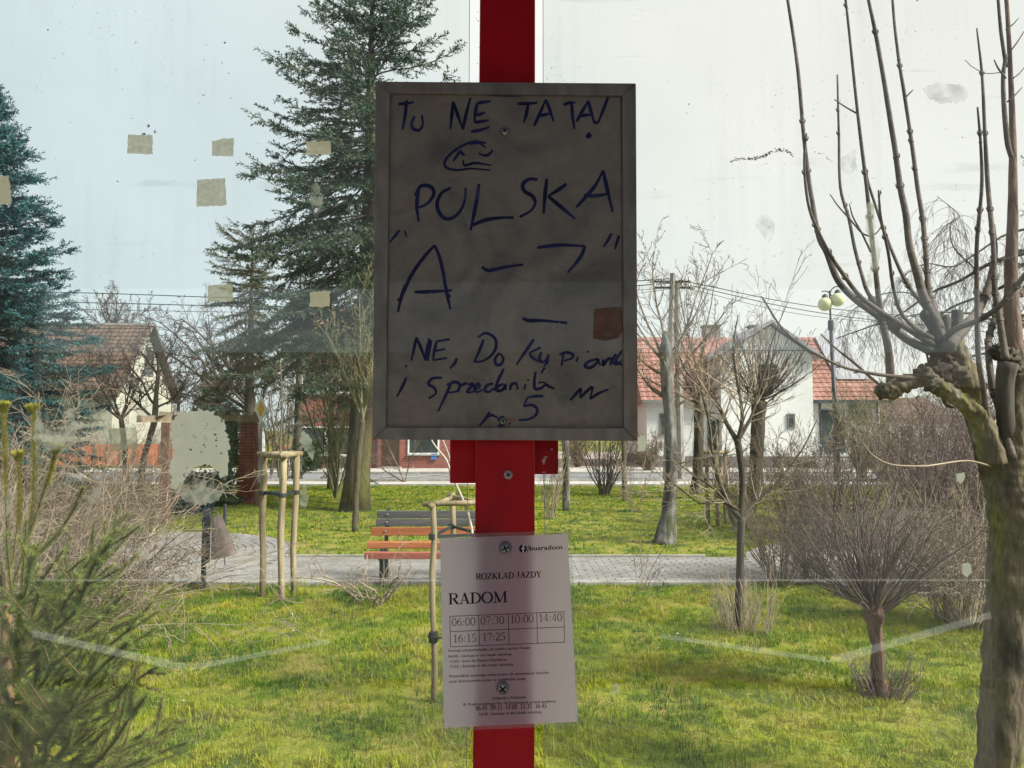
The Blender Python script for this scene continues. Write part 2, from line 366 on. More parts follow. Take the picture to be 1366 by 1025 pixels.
M['firblue'] = mat('blue spruce needles', [(0.3, (0.012, 0.055, 0.068)), (0.5, (0.028, 0.11, 0.12)), (0.72, (0.075, 0.20, 0.19))], 1.6, 0.75, world=True, trans=0.15, fine=9)
M['firbrown'] = mat('tired spruce needles', [(0.3, (0.05, 0.065, 0.028)), (0.5, (0.10, 0.11, 0.045)), (0.72, (0.17, 0.15, 0.065))], 1.6, 0.8, world=True, trans=0.15, fine=9)
M['thuja'] = mat('thuja green', [(0.3, (0.025, 0.06, 0.02)), (0.7, (0.07, 0.12, 0.04))], 3, 0.8, world=True, fine=12)
M['needles'] = mat('young spruce needles', [(0.3, (0.10, 0.15, 0.04)), (0.5, (0.18, 0.235, 0.055)), (0.72, (0.31, 0.32, 0.08))], 5, 0.6, world=True, trans=0.3)
M['needles_y'] = mat('yellow green needles', [(0.3, (0.26, 0.29, 0.03)), (0.7, (0.46, 0.40, 0.05))], 9, 0.6, world=True, trans=0.3)
M['sprucebark'] = mat('young spruce bark', [(0.3, (0.16, 0.10, 0.05)), (0.7, (0.33, 0.22, 0.11))], 9, 0.9, 0.4, 40)
M['roofsheet'] = mat('blue grey translucent roof sheet', (0.30, 0.36, 0.52), 4, 0.6, trans=0.30)
M['roofpanel'] = mat('shelter roof sheet', (0.12, 0.12, 0.12), 4, 0.8)
M['pave_dark'] = mat('grey paving', (0.12, 0.115, 0.11), 3, 0.9, world=True)
M['floor'] = mat('shelter slab', (0.24, 0.23, 0.22), 3, 0.9, world=True)

# ------------------------------------------------------------------ setting: ground, path, road
def sheet(name, m, x0, x1, y0, y1, z, nx=2, ny=2, amp=0):
    vs, fs = [], []
    for j in range(ny+1):
        for i in range(nx+1):
            X, Y = x0+(x1-x0)*i/nx, y0+(y1-y0)*j/ny
            zz = z + (amp*noise.noise(V((X*0.5, Y*0.5, 0)))+amp*0.5*noise.noise(V((X*1.7, Y*1.7, 3))) if amp else 0)
            vs.append((X, Y, zz))
    for j in range(ny):
        for i in range(nx):
            a = j*(nx+1)+i; fs.append((a, a+1, a+nx+2, a+nx+1))
    me = bpy.data.meshes.new(name); me.from_pydata(vs, [], fs)
    o = link(name, me, m, smooth=bool(amp)); o['kind'] = 'structure'; return o
sheet('ground', M['grassground'], -600, 600, -4, 900, -0.035, 4, 4)
sheet('lawn', M['grassground'], -16, 16, 1.2, 24.6, 0.0, 160, 120, 0.018)
far_pave = sheet('near_pavement', M['pavement'], -60, 60, 24.6, 26.3, 0.03)
road = sheet('road', M['asphalt'], -60, 60, 26.4, 30.8, 0.02)
mb = MB(); 
for y_ in (26.35, 30.87): mb.bbox((-60, y_-0.06, -0.05), (60, y_+0.06, 0.10))
mb.bbox((-60, 24.5, -0.05), (60, 24.6, 0.06))
mb.build('kerb', M['kerb'], kind='structure')
sheet('pavement', M['pavement'], -60, 60, 30.93, 34.6, 0.05)
sheet('yard', M['gravelpink'], 1.6, 60, 34.62, 60, 0.04)

D1, R1 = (-5.7, 11.0), 2.45        # round plazas of the footpath
D2, R2 = (5.3, 10.3), 2.05
def in_disc(x, y, D, R): return (x-D[0])**2+(y-D[1])**2 < R*R
def on_path(x, y):
    return in_disc(x, y, D1, R1+0.05) or in_disc(x, y, D2, R2+0.05) or (9.05 < y < 10.85 and -5 < x < 14) or (-14 < x < -7 and 9.9 < y < 11.7)
fp = MB()
def disc_poly(D, R, z, n=64): return [(D[0]+R*math.cos(2*math.pi*i/n), D[1]+R*math.sin(2*math.pi*i/n), z) for i in range(n)]
fp.poly([(-4.6, 9.05, 0.022), (14, 9.05, 0.022), (14, 10.85, 0.022), (-4.6, 10.85, 0.022)])
fp.poly(disc_poly(D1, R1, 0.026)); fp.poly(disc_poly(D2, R2, 0.026))
fp.poly([(-14, 9.9, 0.024), (-7.5, 9.9, 0.024), (-7.5, 11.7, 0.024), (-14, 11.7, 0.024)])
path = fp.build('footpath', M['joint'], kind='structure')
rng = random.Random(5)
bricks = []
y_ = 9.12; row = 0
while y_ < 10.8:
    x_ = -4.9+(0.1 if row % 2 else 0)
    while x_ < 14:
        if not in_disc(x_, y_, D1, R1) and not in_disc(x_, y_, D2, R2): bricks.append((x_, y_, 0.0))
        x_ += 0.205
    y_ += 0.105; row += 1
for D, R in ((D1, R1), (D2, R2)):
    r_ = 0.1
    while r_ < R-0.05:
        n_ = max(4, int(2*math.pi*r_/0.205))
        o_ = rng.random()
        for i in range(n_):
            a = 2*math.pi*(i+o_)/n_; bricks.append((D[0]+r_*math.cos(a), D[1]+r_*math.sin(a), a+math.pi/2))
        r_ += 0.105
def strip(x0, x1, y0, y1, along):
    r_ = 0
    if along == 'y':
        yy = y0
        while yy < y1:
            xx = x0+(0.1 if r_ % 2 else 0)
            while xx < x1: bricks.append((xx, yy, 0)) ; xx += 0.205
            yy += 0.105; r_ += 1

def inview(b):
    u = b[0]/b[1]; return abs(u) < 0.68
bricks.sort(key=lambda b: (0 if inview(b) else 1, b[0]**2+b[1]**2))
def brick_me(name, L=0.2015, W=0.095, H=0.03, bev=0.006):
    m_ = MB(); hx, hy = L/2, W/2
    vs = [(-hx, -hy, -H), (hx, -hy, -H), (hx, hy, -H), (-hx, hy, -H), (-hx, -hy, -bev), (hx, -hy, -bev), (hx, hy, -bev), (-hx, hy, -bev),
          (-hx+bev, -hy+bev, 0), (hx-bev, -hy+bev, 0), (hx-bev, hy-bev, 0), (-hx+bev, hy-bev, 0)]
    fs = [(8, 9, 10, 11)]+[(a+i, a+(i+1) % 4, a+4+(i+1) % 4, a+4+i) for a in (0, 4) for i in range(4)]
    me = bpy.data.meshes.new(name); me.from_pydata(vs, [], fs); return me, vs, fs
pm, pv, pf = brick_me('paving_brick'); pm.materials.append(M['paver'])
rest = MB()
for i, (x_, y_, a) in enumerate(bricks):
    z_ = 0.036+rng.uniform(-0.003, 0.003)
    if i < 298:
        o = bpy.data.objects.new('paving_brick', pm); COL.objects.link(o); o.parent = path
        o.location = (x_, y_, z_); o.rotation_euler = (0, 0, a)
    else:
        ca, sa = math.cos(a), math.sin(a)
        rest.add([V((x_+v[0]*ca-v[1]*sa, y_+v[0]*sa+v[1]*ca, z_+v[2])) for v in pv], pf)
rest.build('paving_field', M['paver'], path, kind='stuff')
eb = MB()                                # thin concrete edging along the straight path
for y0_ in (9.0, 10.9):
    x_ = -4.2
    while x_ < 2.2:
        eb.bbox((x_, y0_-0.03, -0.03), (x_+0.98, y0_+0.03, 0.045)); x_ += 1.0
eb.build('edging', M['kerb'], path)

# ------------------------------------------------------------------ grass
def tuft_template(rng, n, h0, h1, wd, spread, lean):
    vs, fs = [], []
    for _ in range(n):
        a = rng.random()*6.283; r_ = rng.random()*spread; bx, by = math.cos(a)*r_, math.sin(a)*r_
        h = rng.uniform(h0, h1); la = rng.random()*6.283; l = h*rng.uniform(0.1, lean); dx, dy = math.cos(la)*l, math.sin(la)*l
        px_, py_ = -math.sin(la+rng.uniform(-.8, .8))*wd/2, math.cos(la)*wd/2
        b = len(vs)
        vs += [(bx-px_, by-py_, -0.01), (bx+px_, by+py_, -0.01), (bx+dx*0.4-px_*.8, by+dy*0.4-py_*.8, h*0.6), (bx+dx*0.4+px_*.8, by+dy*0.4+py_*.8, h*0.6), (bx+dx, by+dy, h*(1-0.15*lean))]
        fs += [(b, b+1, b+3), (b, b+3, b+2), (b+2, b+3, b+4)]
    return np.array(vs), np.array(fs)
rng = random.Random(11)
temps = [tuft_template(rng, 7, 0.018, 0.05, 0.0042, 0.035, 1.2) for _ in range(6)]
temps += [tuft_template(rng, 7, 0.04, 0.085, 0.0045, 0.03, 1.1) for _ in range(3)]
temps += [tuft_template(rng, 6, 0.02, 0.045, 0.012, 0.05, 1.0) for _ in range(4)]
sc = Scatter(temps)
def gz(x, y): return 0.018*noise.noise(V((x*0.5, y*0.5, 0)))+0.009*noise.noise(V((x*1.7, y*1.7, 3)))
near_n = 34000
cnt = 0
while cnt < near_n:
    y_ = math.sqrt(rng.uniform(3.2**2, 9.2**2)); x_ = rng.uniform(-0.86, 0.86)*y_
    if on_path(x_, y_): 
        continue
    cnt += 1
    d_ = noise.noise(V((x_*0.9, y_*0.9, 5)))
    tall = d_+0.6*noise.noise(V((x_*3, y_*3, 9))) > 0.30
    if noise.noise(V((x_*2.1, y_*2.1, 15))) < -0.25 and rng.random() < 0.7: continue
    s_ = rng.uniform(0.7, 1.25)*(1.0 + y_*0.02)
    a = rng.random()*6.283
    i = 6+rng.randrange(3) if tall and rng.random() < .6 else rng.randrange(6)
    sc.put(i, (x_, y_, gz(x_, y_)), ((math.cos(a), math.sin(a), 0), (-math.sin(a), math.cos(a), 0), (0, 0, 1)), s_)
cnt = 0
while cnt < 30000:
    y_ = math.sqrt(rng.uniform(8.9**2, 24.4**2)); x_ = rng.uniform(-0.8, 0.8)*y_
    if on_path(x_, y_): cnt += 1; continue
    cnt += 1; a = rng.random()*6.283
    sc.put(9+rng.randrange(4), (x_, y_, gz(x_, y_)), ((math.cos(a), math.sin(a), 0), (-math.sin(a), math.cos(a), 0), (0, 0, 1)), rng.uniform(0.7, 1.1)*(0.8+y_*0.03))
g = sc.build('grass', M['grass']); tag(g, 'short mossy spring lawn with yellow green patches', 'grass', kind='stuff')
sc = Scatter([tuft_template(rng, 5, 0.01, 0.03, 0.003, 0.05, 2.2) for _ in range(4)])
for _ in range(15000):
    y_ = math.sqrt(rng.uniform(3.4**2, 9.0**2)); x_ = rng.uniform(-0.8, 0.8)*y_
    if on_path(x_, y_) or noise.noise(V((x_*1.3, y_*1.3, 21)))+0.5*noise.noise(V((x_*4, y_*4, 25))) < 0.08: continue
    a = rng.random()*6.283
    sc.put(rng.randrange(4), (x_, y_, gz(x_, y_)+0.012), ((math.cos(a), math.sin(a), 0), (-math.sin(a), math.cos(a), 0), (0, 0, 1)), rng.uniform(0.7, 1.3))
g = sc.build('dead_grass', M['drygrass']); tag(g, 'dry straw coloured grass lying in the lawn', 'dry grass', kind='stuff')
lm = MB()
for _ in range(420):                      # scattered leaf litter and daisies on the grass
    y_ = math.sqrt(rng.uniform(3.8**2, 16**2)); x_ = rng.uniform(-0.7, 0.7)*y_
    if on_path(x_, y_): continue
    c_ = V((x_, y_, gz(x_, y_)+0.035)); s_ = rng.uniform(0.006, 0.017); a = rng.random()*6.28
    u_ = V((math.cos(a), math.sin(a), rng.uniform(-.3, .3)))*s_; v_ = V((-math.sin(a), math.cos(a), rng.uniform(-.3, .3)))*s_*0.6
    lm.poly([c_-u_, c_-v_+u_*.2, c_+u_, c_+v_-u_*.1])
g = lm.build('leaf_litter', mat('dead leaves', [(0.35, (0.22, 0.15, 0.09)), (0.65, (0.62, 0.58, 0.5))], 1.5, 0.9, world=True)); tag(g, 'small pale dead leaves scattered over the lawn', 'leaves', kind='stuff')
# ------------------------------------------------------------------ buildings
def tiles(parent, o, ux, vdir, nu, nv, tw, th, m, name='roof_tiles', keep=None):
    """rows of small overlapping tiles; o: eave corner, ux: unit along eave, vdir: unit up the slope"""
    ux, vdir = V(ux).normalized(), V(vdir).normalized(); nrm = ux.cross(vdir).normalized()
    if nrm.z < 0: nrm = -nrm
    vs, fs = [], []
    for j in range(nv):
        for i in range(nu):
            cu, cv = (i+0.5)*tw, j*th
            if keep and not keep(cu, cv): continue
            a = V(o)+ux*(i*tw+0.006)+vdir*(j*th-0.02); b = len(vs); w_ = ux*(tw-0.012); h_ = vdir*(th+0.02)
            vs += [a+nrm*0.045, a+w_*0.5+nrm*0.075, a+w_+nrm*0.045, a+h_+nrm*0.008, a+h_+w_*0.5+nrm*0.036, a+h_+w_+nrm*0.008, a+nrm*0.02, a+w_+nrm*0.02]
            fs += [(b, b+1, b+4, b+3), (b+1, b+2, b+5, b+4), (b, b+6, b+7, b+2, b+1)]
    mb = MB().add(vs, fs); return mb.build(name, m, parent, kind='stuff')
def window(parent, x, y, z, w_, h_, fw=0.07, bars=(1, 0), sill=True, fm='white', depth=0.05, name='window'):
    f = MB(); 
    for sx in (-1, 1): f.bbox((x+sx*(w_/2-fw/2)-fw/2, y-depth, z), (x+sx*(w_/2-fw/2)+fw/2, y+0.02, z+h_))
    for zz in (z, z+h_-fw): f.bbox((x-w_/2+fw, y-depth+0.002, zz), (x+w_/2-fw, y+0.02, zz+fw))
    for i in range(bars[0]): xx = x-w_/2+w_*(i+1)/(bars[0]+1); f.bbox((xx-0.03, y-depth+0.006, z+fw), (xx+0.03, y+0.018, z+h_-fw))
    for i in range(bars[1]): zz = z+h_*(i+1)/(bars[1]+1); f.bbox((x-w_/2+fw, y-depth+0.008, zz-0.025), (x+w_/2-fw, y+0.016, zz+0.025))
    wo = f.build(name, M[fm], parent)
    MB().bbox((x-w_/2+fw, y-0.012, z+fw), (x+w_/2-fw, y-0.004, z+h_-fw)).build('pane', M['pane'], wo)
    if sill: MB().bbox((x-w_/2-0.05, y-0.13, z-0.05), (x+w_/2+0.05, y-0.002, z-0.003)).build('sill', M['kerb'], wo)
    return wo

# brown roofed house on the left: ridge runs left-right, gable looks right
hb = thing('gabled_house', 'cream house with a steep brown tiled roof and gable, far left beyond the road', 'house', (-25, 44.2, 0))
gx = -21.7; Ya, Yb, Yr = 40.7, 47.7, 44.2; ze, zr = 3.95, 8.0
mb = MB().prism([(gx, Ya, 0), (gx, Yb, 0), (gx, Yb, ze), (gx, Yr, zr-0.12), (gx, Ya, ze)], (-13, 0, 0)); mb.build('wall', M['creamwall'], hb)
mb = MB()
sl_ = V((0, Yr-Ya, zr-ze)).normalized(); sr_ = V((0, Yr-Yb, zr-ze)).normalized()
for a_, sgn, s_ in ((V((gx+0.5, Ya, ze)), 1, sl_), (V((gx+0.5, Yb, ze)), -1, sr_)):
    lo = a_ - s_*0.55; hi = V((gx+0.5, Yr, zr)); n_ = V((0, -s_.z*sgn, abs(s_.y))).normalized()
    mb.prism([lo, hi, hi+n_*0.16, lo+n_*0.16], (-14, 0, 0))
rf = mb.build('roof', M['greysheet'], hb)
lo = V((gx+0.5, Ya, ze))-sl_*0.5+V((0, -sl_.z, sl_.y))*0.16
tiles(rf, lo, (-1, 0, 0), sl_, 44, 17, 0.31, 0.335, M['tilebrown'])
w1 = MB()
w1.bbox((gx-0.02, Yr-0.1, 5.0), (gx+0.05, Yr-0.02, 6.6)); w1.bbox((gx-0.02, Yr+0.9, 5.0), (gx+0.05, Yr+0.98, 6.6))
for z_ in (5.0, 6.52): w1.bbox((gx-0.02, Yr-0.02, z_), (gx+0.045, Yr+0.9, z_+0.08))
wo = w1.build('window', M['greysheet'], hb)
MB().bbox((gx+0.004, Yr-0.02, 5.08), (gx+0.02, Yr+0.9, 6.52)).build('pane', M['pane'], wo)
fl = thing('boundary_fence', 'orange red solid fence beside the road in front of the cream house', 'fence', (-18, 35.4, 0))
for i in range(9):
    x_ = P(148, 600, 35.4).x+i*0.62-2.6
    MB().bbox((x_, 35.36, 0.12), (x_+0.6, 35.42, 1.15)).build('fence_panel', M['fencered'], fl)
    MB().bbox((x_-0.05, 35.33, 0), (x_+0.03, 35.45, 1.25)).build('fence_post', M['plinth'], fl)

# brick house
hc = thing('brick_house', 'two storey red brick house with white framed windows across the road', 'house', (-3, 38, 0))
x0 = P(400, 600, 34.7).x; x1 = P(600, 600, 34.7).x+3.2
def brickmat():
    m = bpy.data.materials.new('house brickwork'); m.use_nodes = True; n = m.node_tree; b = n.nodes['Principled BSDF']
    g = n.nodes.new('ShaderNodeNewGeometry'); sx = n.nodes.new('ShaderNodeSeparateXYZ'); n.links.new(g.outputs['Position'], sx.inputs[0])
    ad = n.nodes.new('ShaderNodeMath'); ad.operation = 'ADD'; n.links.new(sx.outputs[0], ad.inputs[0]); n.links.new(sx.outputs[1], ad.inputs[1])
    cb = n.nodes.new('ShaderNodeCombineXYZ'); n.links.new(ad.outputs[0], cb.inputs[0]); n.links.new(sx.outputs[2], cb.inputs[1])
    t = n.nodes.new('ShaderNodeTexBrick'); t.inputs['Scale'].default_value = 1; t.inputs['Brick Width'].default_value = 0.26; t.inputs['Row Height'].default_value = 0.078
    t.inputs['Mortar Size'].default_value = 0.008; t.inputs['Color1'].default_value = (0.30, 0.075, 0.055, 1); t.inputs['Color2'].default_value = (0.20, 0.05, 0.04, 1); t.inputs['Mortar'].default_value = (0.28, 0.2, 0.17, 1)
    n.links.new(cb.outputs[0], t.inputs['Vector']); n.links.new(t.outputs[0], b.inputs['Base Color']); b.inputs['Roughness'].default_value = 0.9
    bp = n.nodes.new('ShaderNodeBump'); bp.inputs['Strength'].default_value = 0.4; bp.invert = True
    n.links.new(t.outputs['Fac'], bp.inputs['Height']); n.links.new(bp.outputs[0], b.inputs['Normal']); return m
M['brickwall'] = brickmat()
MB().bbox((x0, 34.7, 0), (x1, 43, 6.3)).build('wall', M['brickwall'], hc)
rm = MB().prism([(x0-0.4, 34.2, 6.3), (x0-0.4, 43.5, 6.3), (x0-0.4, 38.8, 8.2)], (x1-x0+0.8, 0, 0)).build('roof', M['tilered'], hc)
MB().bbox((x0-0.4, 34.08, 6.18), (x1+0.4, 34.2, 6.32)).build('gutter', M['gutter'], hc)
for px_, zb in ((418, 0.62), (452, 0.62), (565, 0.68)):
    X = P(px_, 600, 34.7).x
    window(hc, X, 34.7, zb, 1.3 if px_ != 565 else 1.45, 1.35, bars=(0, 0))
for px_ in (418, 452, 492, 565): window(hc, P(px_, 600, 34.7).x, 34.7, 3.5, 1.2, 1.4, bars=(1, 0))
X = P(522, 600, 34.7).x
MB().bbox((X-0.38, 34.66, 0.05), (X+0.38, 34.72, 2.2)).build('door', M['door'], hc)
MB().bbox((X-0.5, 34.2, 0), (X+0.5, 34.64, 0.12)).build('step', M['kerb'], hc)
for px_ in (470, 503): 
    X = P(px_, 600, 34.7).x; MB().tube([(X, 34.62, 0.1), (X, 34.62, 6.2)], 0.05, 8).build('downpipe', M['gutter'], hc)
X = P(579, 610, 34.6).x; t_ = MB().bbox((X-0.14, 34.6, 0.45), (X+0.14, 34.64, 0.72)).build('blue_notice', M['blueprint'], None, org=(X, 34.62, 0.58)); tag(t_, 'small blue notice on the wall of the brick house below its window', 'notice')

# white house on the right
hw = thing('white_house', 'white rendered house with red tiled roof and tall central gable, right of the sign', 'house', (10, 40, 0))
Yf, Ybk = 36.0, 44.0; xl = P(862, 500, Yf).x; xr = P(1172, 500, Yf).x
ze = 3.43; Yr = 40.0; zr = 6.75
MB().bbox((xl, Yf, 0.55), (xr, Ybk, ze)).build('wall', M['whitewall'], hw)
MB().bbox((xl-0.03, Yf-0.04, 0), (xr+0.03, Ybk+0.04, 0.55)).build('plinth', M['plinth'], hw)
sl_ = V((0, Yr-Yf, zr-ze)).normalized()
rx0, rx1 = xl-0.3, P(1115, 450, Yr).x
e0 = V((rx0, Yf, ze))-sl_*0.45; xe = xr+0.35
mb = MB()
# front slope, back slope, hip at right end
fl_ = V((rx0, Yf-0.35, ze-0.28)); fr_ = V((xe, Yf-0.35, ze-0.28)); bl_ = V((rx0, Ybk+0.35, ze-0.28)); br_ = V((xe, Ybk+0.35, ze-0.28)); tl_ = V((rx0, Yr, zr)); tr_ = V((rx1, Yr, zr))
mb.add([fl_, fr_, br_, bl_, tl_, tr_], [(0, 1, 5, 4), (1, 2, 5), (2, 3, 4, 5), (3, 0, 4), (3, 2, 1, 0)])
rf = mb.build('roof', M['tilered'], hw)
nv = 15; vl = (tr_-V((rx1, fr_.y, fr_.z))).length
up_ = V((0, Yr-fl_.y, zr-fl_.z)).normalized()
gL, gR = P(961, 470, 35.5).x, P(1083, 470, 35.5).x
def keepf(u, v):
    X = rx0+u; t = v/vl
    return X < xe-(xe-rx1)*t-0.1 and not (gL-0.1 < X < gR+0.1)
tiles(rf, fl_, (1, 0, 0), up_, int((xe-rx0)/0.3), nv, 0.3, vl/nv, M['tilered'], keep=keepf)
MB().bbox((gR+0.05, Yf-0.52, ze-0.36), (xe, Yf-0.38, ze-0.20)).build('gutter', M['gutter'], hw)
MB().bbox((xl-0.3, Yf-0.52, ze-0.36), (gL-0.05, Yf-0.38, ze-0.20)).build('gutter', M['greysheet'], hw)
# central gable
ga = P(1027, 432, 35.5); zgl = P(975, 474, 35.5).z
mb = MB().prism([(gL, 35.5, 0.56), (gR, 35.5, 0.56), (gR, 35.5, zgl), (ga.x, 35.5, ga.z-0.1), (gL, 35.5, zgl)], (0, 5, 0)); gw = mb.build('gable', M['whitewall'], hw)
MB().bbox((gL-0.02, 35.46, 0), (gR+0.02, 36, 0.55)).build('gable_plinth', M['plinth'], hw)
mb = MB()
for sx, gx_ in ((-1, gL), (1, gR)):
    a_ = V((ga.x, 35.1, ga.z)); b_ = V((gx_+sx*0.4, 35.1, zgl-0.2)); mb.prism([a_, b_, b_+V((0, 0, 0.14)), a_+V((0, 0, 0.14))], (0, 5.2, 0))
mb.build('gable_roof', M['lead'], hw)
MB().bbox((gL+0.1, 35.44, 5.55), (gR-0.1, 35.497, 5.6)).build('gable_band', M['greysheet'], hw)  # thin grey band across the gable front
# grey sheet panel lying on the right slope
def onroof(px, py):   # point of the front roof plane seen at a pixel
    a = P(px, py, 30) ; c0 = V((0, 0, CAMZ)); d = a-c0; n_ = V((0, -up_.z, up_.y)); k = (fl_-c0).dot(n_)/d.dot(n_); return c0+d*k
q = [onroof(*p) for p in ((1086, 452), (1126, 452), (1158, 509), (1116, 509))]; n_ = V((0, -up_.z, up_.y))
MB().prism([v+n_*0.10 for v in q], n_*0.05).build('sheet_panel', M['lead'], hw)
for px_, Yc in ((948, 41.2), (1010, 41.2)):
    c_ = P(px_, 450, Yc); ch = MB().bbox((c_.x-0.42, Yc-0.35, 5.6), (c_.x+0.42, Yc+0.35, P(0, 437, Yc).z)); o = ch.build('chimney', M['concrete'], hw)
    MB().bbox((c_.x-0.48, Yc-0.41, P(0, 437, Yc).z+0.002), (c_.x+0.48, Yc+0.41, P(0, 437, Yc).z+0.1)).build('chimney_cap', M['plinth'], o)
# doors and windows
def opening(px0, px1, py0, py1, Y, nm, m, frame='white'):
    a, b = P(px0, py1, Y), P(px1, py0, Y); f = MB(); t = 0.08
    f.bbox((a.x, Y-0.06, a.z), (a.x+t, Y+0.01, b.z)); f.bbox((b.x-t, Y-0.06, a.z), (b.x, Y+0.01, b.z)); f.bbox((a.x+t, Y-0.058, b.z-t), (b.x-t, Y+0.01, b.z)); f.bbox((a.x+t, Y-0.058, a.z), (b.x-t, Y+0.01, a.z+t))
    f.bbox((a.x+t, Y-0.05, a.z+(b.z-a.z)*0.72), (b.x-t, Y+0.008, a.z+(b.z-a.z)*0.72+0.06))
    o = f.build(nm, M[frame], hw)
    MB().bbox((a.x+t, Y-0.03, a.z+t), (b.x-t, Y-0.01, b.z-t)).build('pane', m, o); return o
opening(1097, 1126, 547, 604, Yf, 'door', M['teal'], 'gutter')
opening(944, 967, 560, 604, Yf, 'door', M['teal'], 'gutter')
opening(1133, 1162, 540, 566, Yf, 'window', M['pane'], 'greysheet')
opening(1015, 1037, 486, 512, 35.5, 'window', M['pane'], 'greysheet')
opening(1050, 1060, 552, 572, 35.5, 'vent_window', M['pane'], 'greysheet')
opening(880, 900, 552, 582, Yf, 'window', M['pane'], 'greysheet')
a = P(1112, 610, 35); st = MB(); 
for i in range(3): st.bbox((a.x-0.9, 34.7-i*0.3, 0.03), (a.x+0.9, 35.0-i*0.3+(0.9 if i == 0 else 0), 0.45-i*0.15))
st.build('steps', M['kerb'], hw)
for dx in (-0.85, 0.85): MB().tube([(a.x+dx, 34.9, 0.5), (a.x+dx, 34.9, 1.4), (a.x+dx, 34.1, 0.95), (a.x+dx, 34.1, 0.1)], 0.025, 6).build('handrail', M['galv'], hw)
for px_ in (1092, 1168): X = P(px_, 500, Yf).x; MB().tube([(X, Yf-0.06, 0.3), (X, Yf-0.06, 3.1)], 0.05, 8).build('downpipe', M['gutter'], hw)

# distant houses right
for i, (px0, px1, Y, zt, m, lb) in enumerate(((1186, 1262, 62, 4.6, 'creamwall', 'pale distant house low behind the bare hedge, right of the white house'), (1262, 1330, 70, 5.2, 'whitewall', 'far off house with a grey roof behind the pollard tree'))):
    a, b = P(px0, 560, Y).x, P(px1, 560, Y).x
    h = thing('distant_house', lb, 'house', ((a+b)/2, Y+4, 0))
    MB().bbox((a, Y, 0), (b, Y+8, zt*0.6)).build('wall', M[m], h)
    MB().prism([(a-0.4, Y-0.4, zt*0.6), (a-0.4, Y+8.4, zt*0.6), (a-0.4, Y+4, zt)], (b-a+0.8, 0, 0)).build('roof', M['greysheet' if i else 'tilebrown'], h)
    for k in range(2): window(h, a+(b-a)*(0.3+0.4*k), Y, 1.0, 1.2, 1.2, bars=(1, 0))

# ------------------------------------------------------------------ pergola with brick pillars
pg = thing('brick_pergola', 'pergola with a dark red brick pillar, a thin left post and a weathered beam', 'pergola', (-6.8, 18, 0))
bm_, bv, bf = brick_me('brick', 0.24, 0.115, 0.065, 0.004)
def pillar(px_, Y, w_, ztop, m, name, bw=0.24):
    X = P(px_, 600, Y).x
    core = MB().bbox((X-w_/2+0.015, Y-w_/2+0.015, -0.05), (X+w_/2-0.015, Y+w_/2-0.015, ztop)).build(name, M['mortar'], pg)
    nper = max(1, round(w_/bw)); L = w_/nper-0.012
    me = bpy.data.meshes.new('brick'); hx, hy, hz = L/2, 0.04, 0.0325
    vs = [(sx*hx, sy*hy, sz*hz) for sz in (-1, 1) for sx, sy in ((-1, -1), (1, -1), (1, 1), (-1, 1))]
    me.from_pydata(vs, [], [(3, 2, 1, 0), (4, 5, 6, 7), (0, 1, 5, 4), (1, 2, 6, 5), (2, 3, 7, 6), (3, 0, 4, 7)]); me.materials.append(m)
    r_ = random.Random(3); z = 0.0; row = 0; wo = worigin(pg)
    while z < ztop-0.05:
        for side in range(4):
            for k in range(nper):
                off = (k+0.5)*w_/nper-w_/2
                pr = r_.uniform(0, 0.004)+(0.004 if row % 2 else 0.0)
                dx, dy = {0: (off, -w_/2+0.03-pr), 1: (off, w_/2-0.03+pr), 2: (-w_/2+0.03-pr, off), 3: (w_/2-0.03+pr, off)}[side]
                o = bpy.data.objects.new('brick', me); COL.objects.link(o); o.parent = core
                o.location = V((X+dx, Y+dy, z+0.036))-wo; o.rotation_euler = (0, 0, 0 if side < 2 else math.pi/2)
        z += 0.077; row += 1
    return X
Xp = pillar(331, 18.9, 0.34, 2.02, M['brick'], 'pillar', 0.17)
X2 = P(222, 600, 14.6).x
mb = MB(); mb.bbox((X2-0.08, 14.52, -0.05), (X2+0.08, 14.68, 1.98)); mb.build('post', M['brick2'], pg)
MB().bbox((Xp-0.25, 18.65, 2.02), (Xp+0.25, 19.15, 2.07)).build('cap', M['beam'], pg)
a_ = V((X2-0.35, 14.2, 2.02)); b_ = V((Xp+0.16, 19.3, 2.15)); a_.z = 2.04; b_.z = 2.14
MB().bar(a_, b_, 0.10, 0.13).build('beam', M['beam'], pg)
dv = (b_-a_).normalized(); pe = V((0.12, -0.45, 0))
for i in range(9):
    c_ = a_.lerp(b_, (i+0.5)/9)+V((0, 0, 0.1))
    if i < 1: continue
    MB().bar(c_-pe, c_+pe, 0.06, 0.07).build('rafter', M['beam'], pg)
X3 = P(343, 600, 18.2).x
pp = thing('low_post', 'short rusty brown post close beside the brick pillar', 'post', (X3, 18.2, 0)); MB().tube([(X3, 18.2, -0.05), (X3, 18.2, 0.45)], 0.06, 8).build('post_shaft', M['brick2'], pp); MB().lathe([(0.09, 0), (0.1, 0.06), (0.05, 0.12)], (X3, 18.2, 0.45), 8).build('post_head', M['brick2'], pp)

# priority road sign
Y = 18.25; b_ = P(348, 600, Y); zt = P(347, 546, Y).z
sg = thing('priority_sign', 'yellow and white diamond road sign on a grey pole behind the brick pillar', 'road sign', (b_.x, Y, 0))
MB().tube([(b_.x, Y, 0), (b_.x, Y, zt+0.25)], 0.028, 8).build('pole', M['galv'], sg)
def diamond(r, y0, th):
    r *= 0.78
    return MB().prism([(b_.x+math.cos(a)*r*0.42, y0, zt+math.sin(a)*r) for a in (0, math.pi/2, math.pi, 1.5*math.pi)], (0, th, 0))
diamond(0.44, Y-0.07, 0.03).build('plate', M['signwhite'], sg); diamond(0.27, Y-0.075, 0.004).build('yellow_field', M['yellow'], sg)

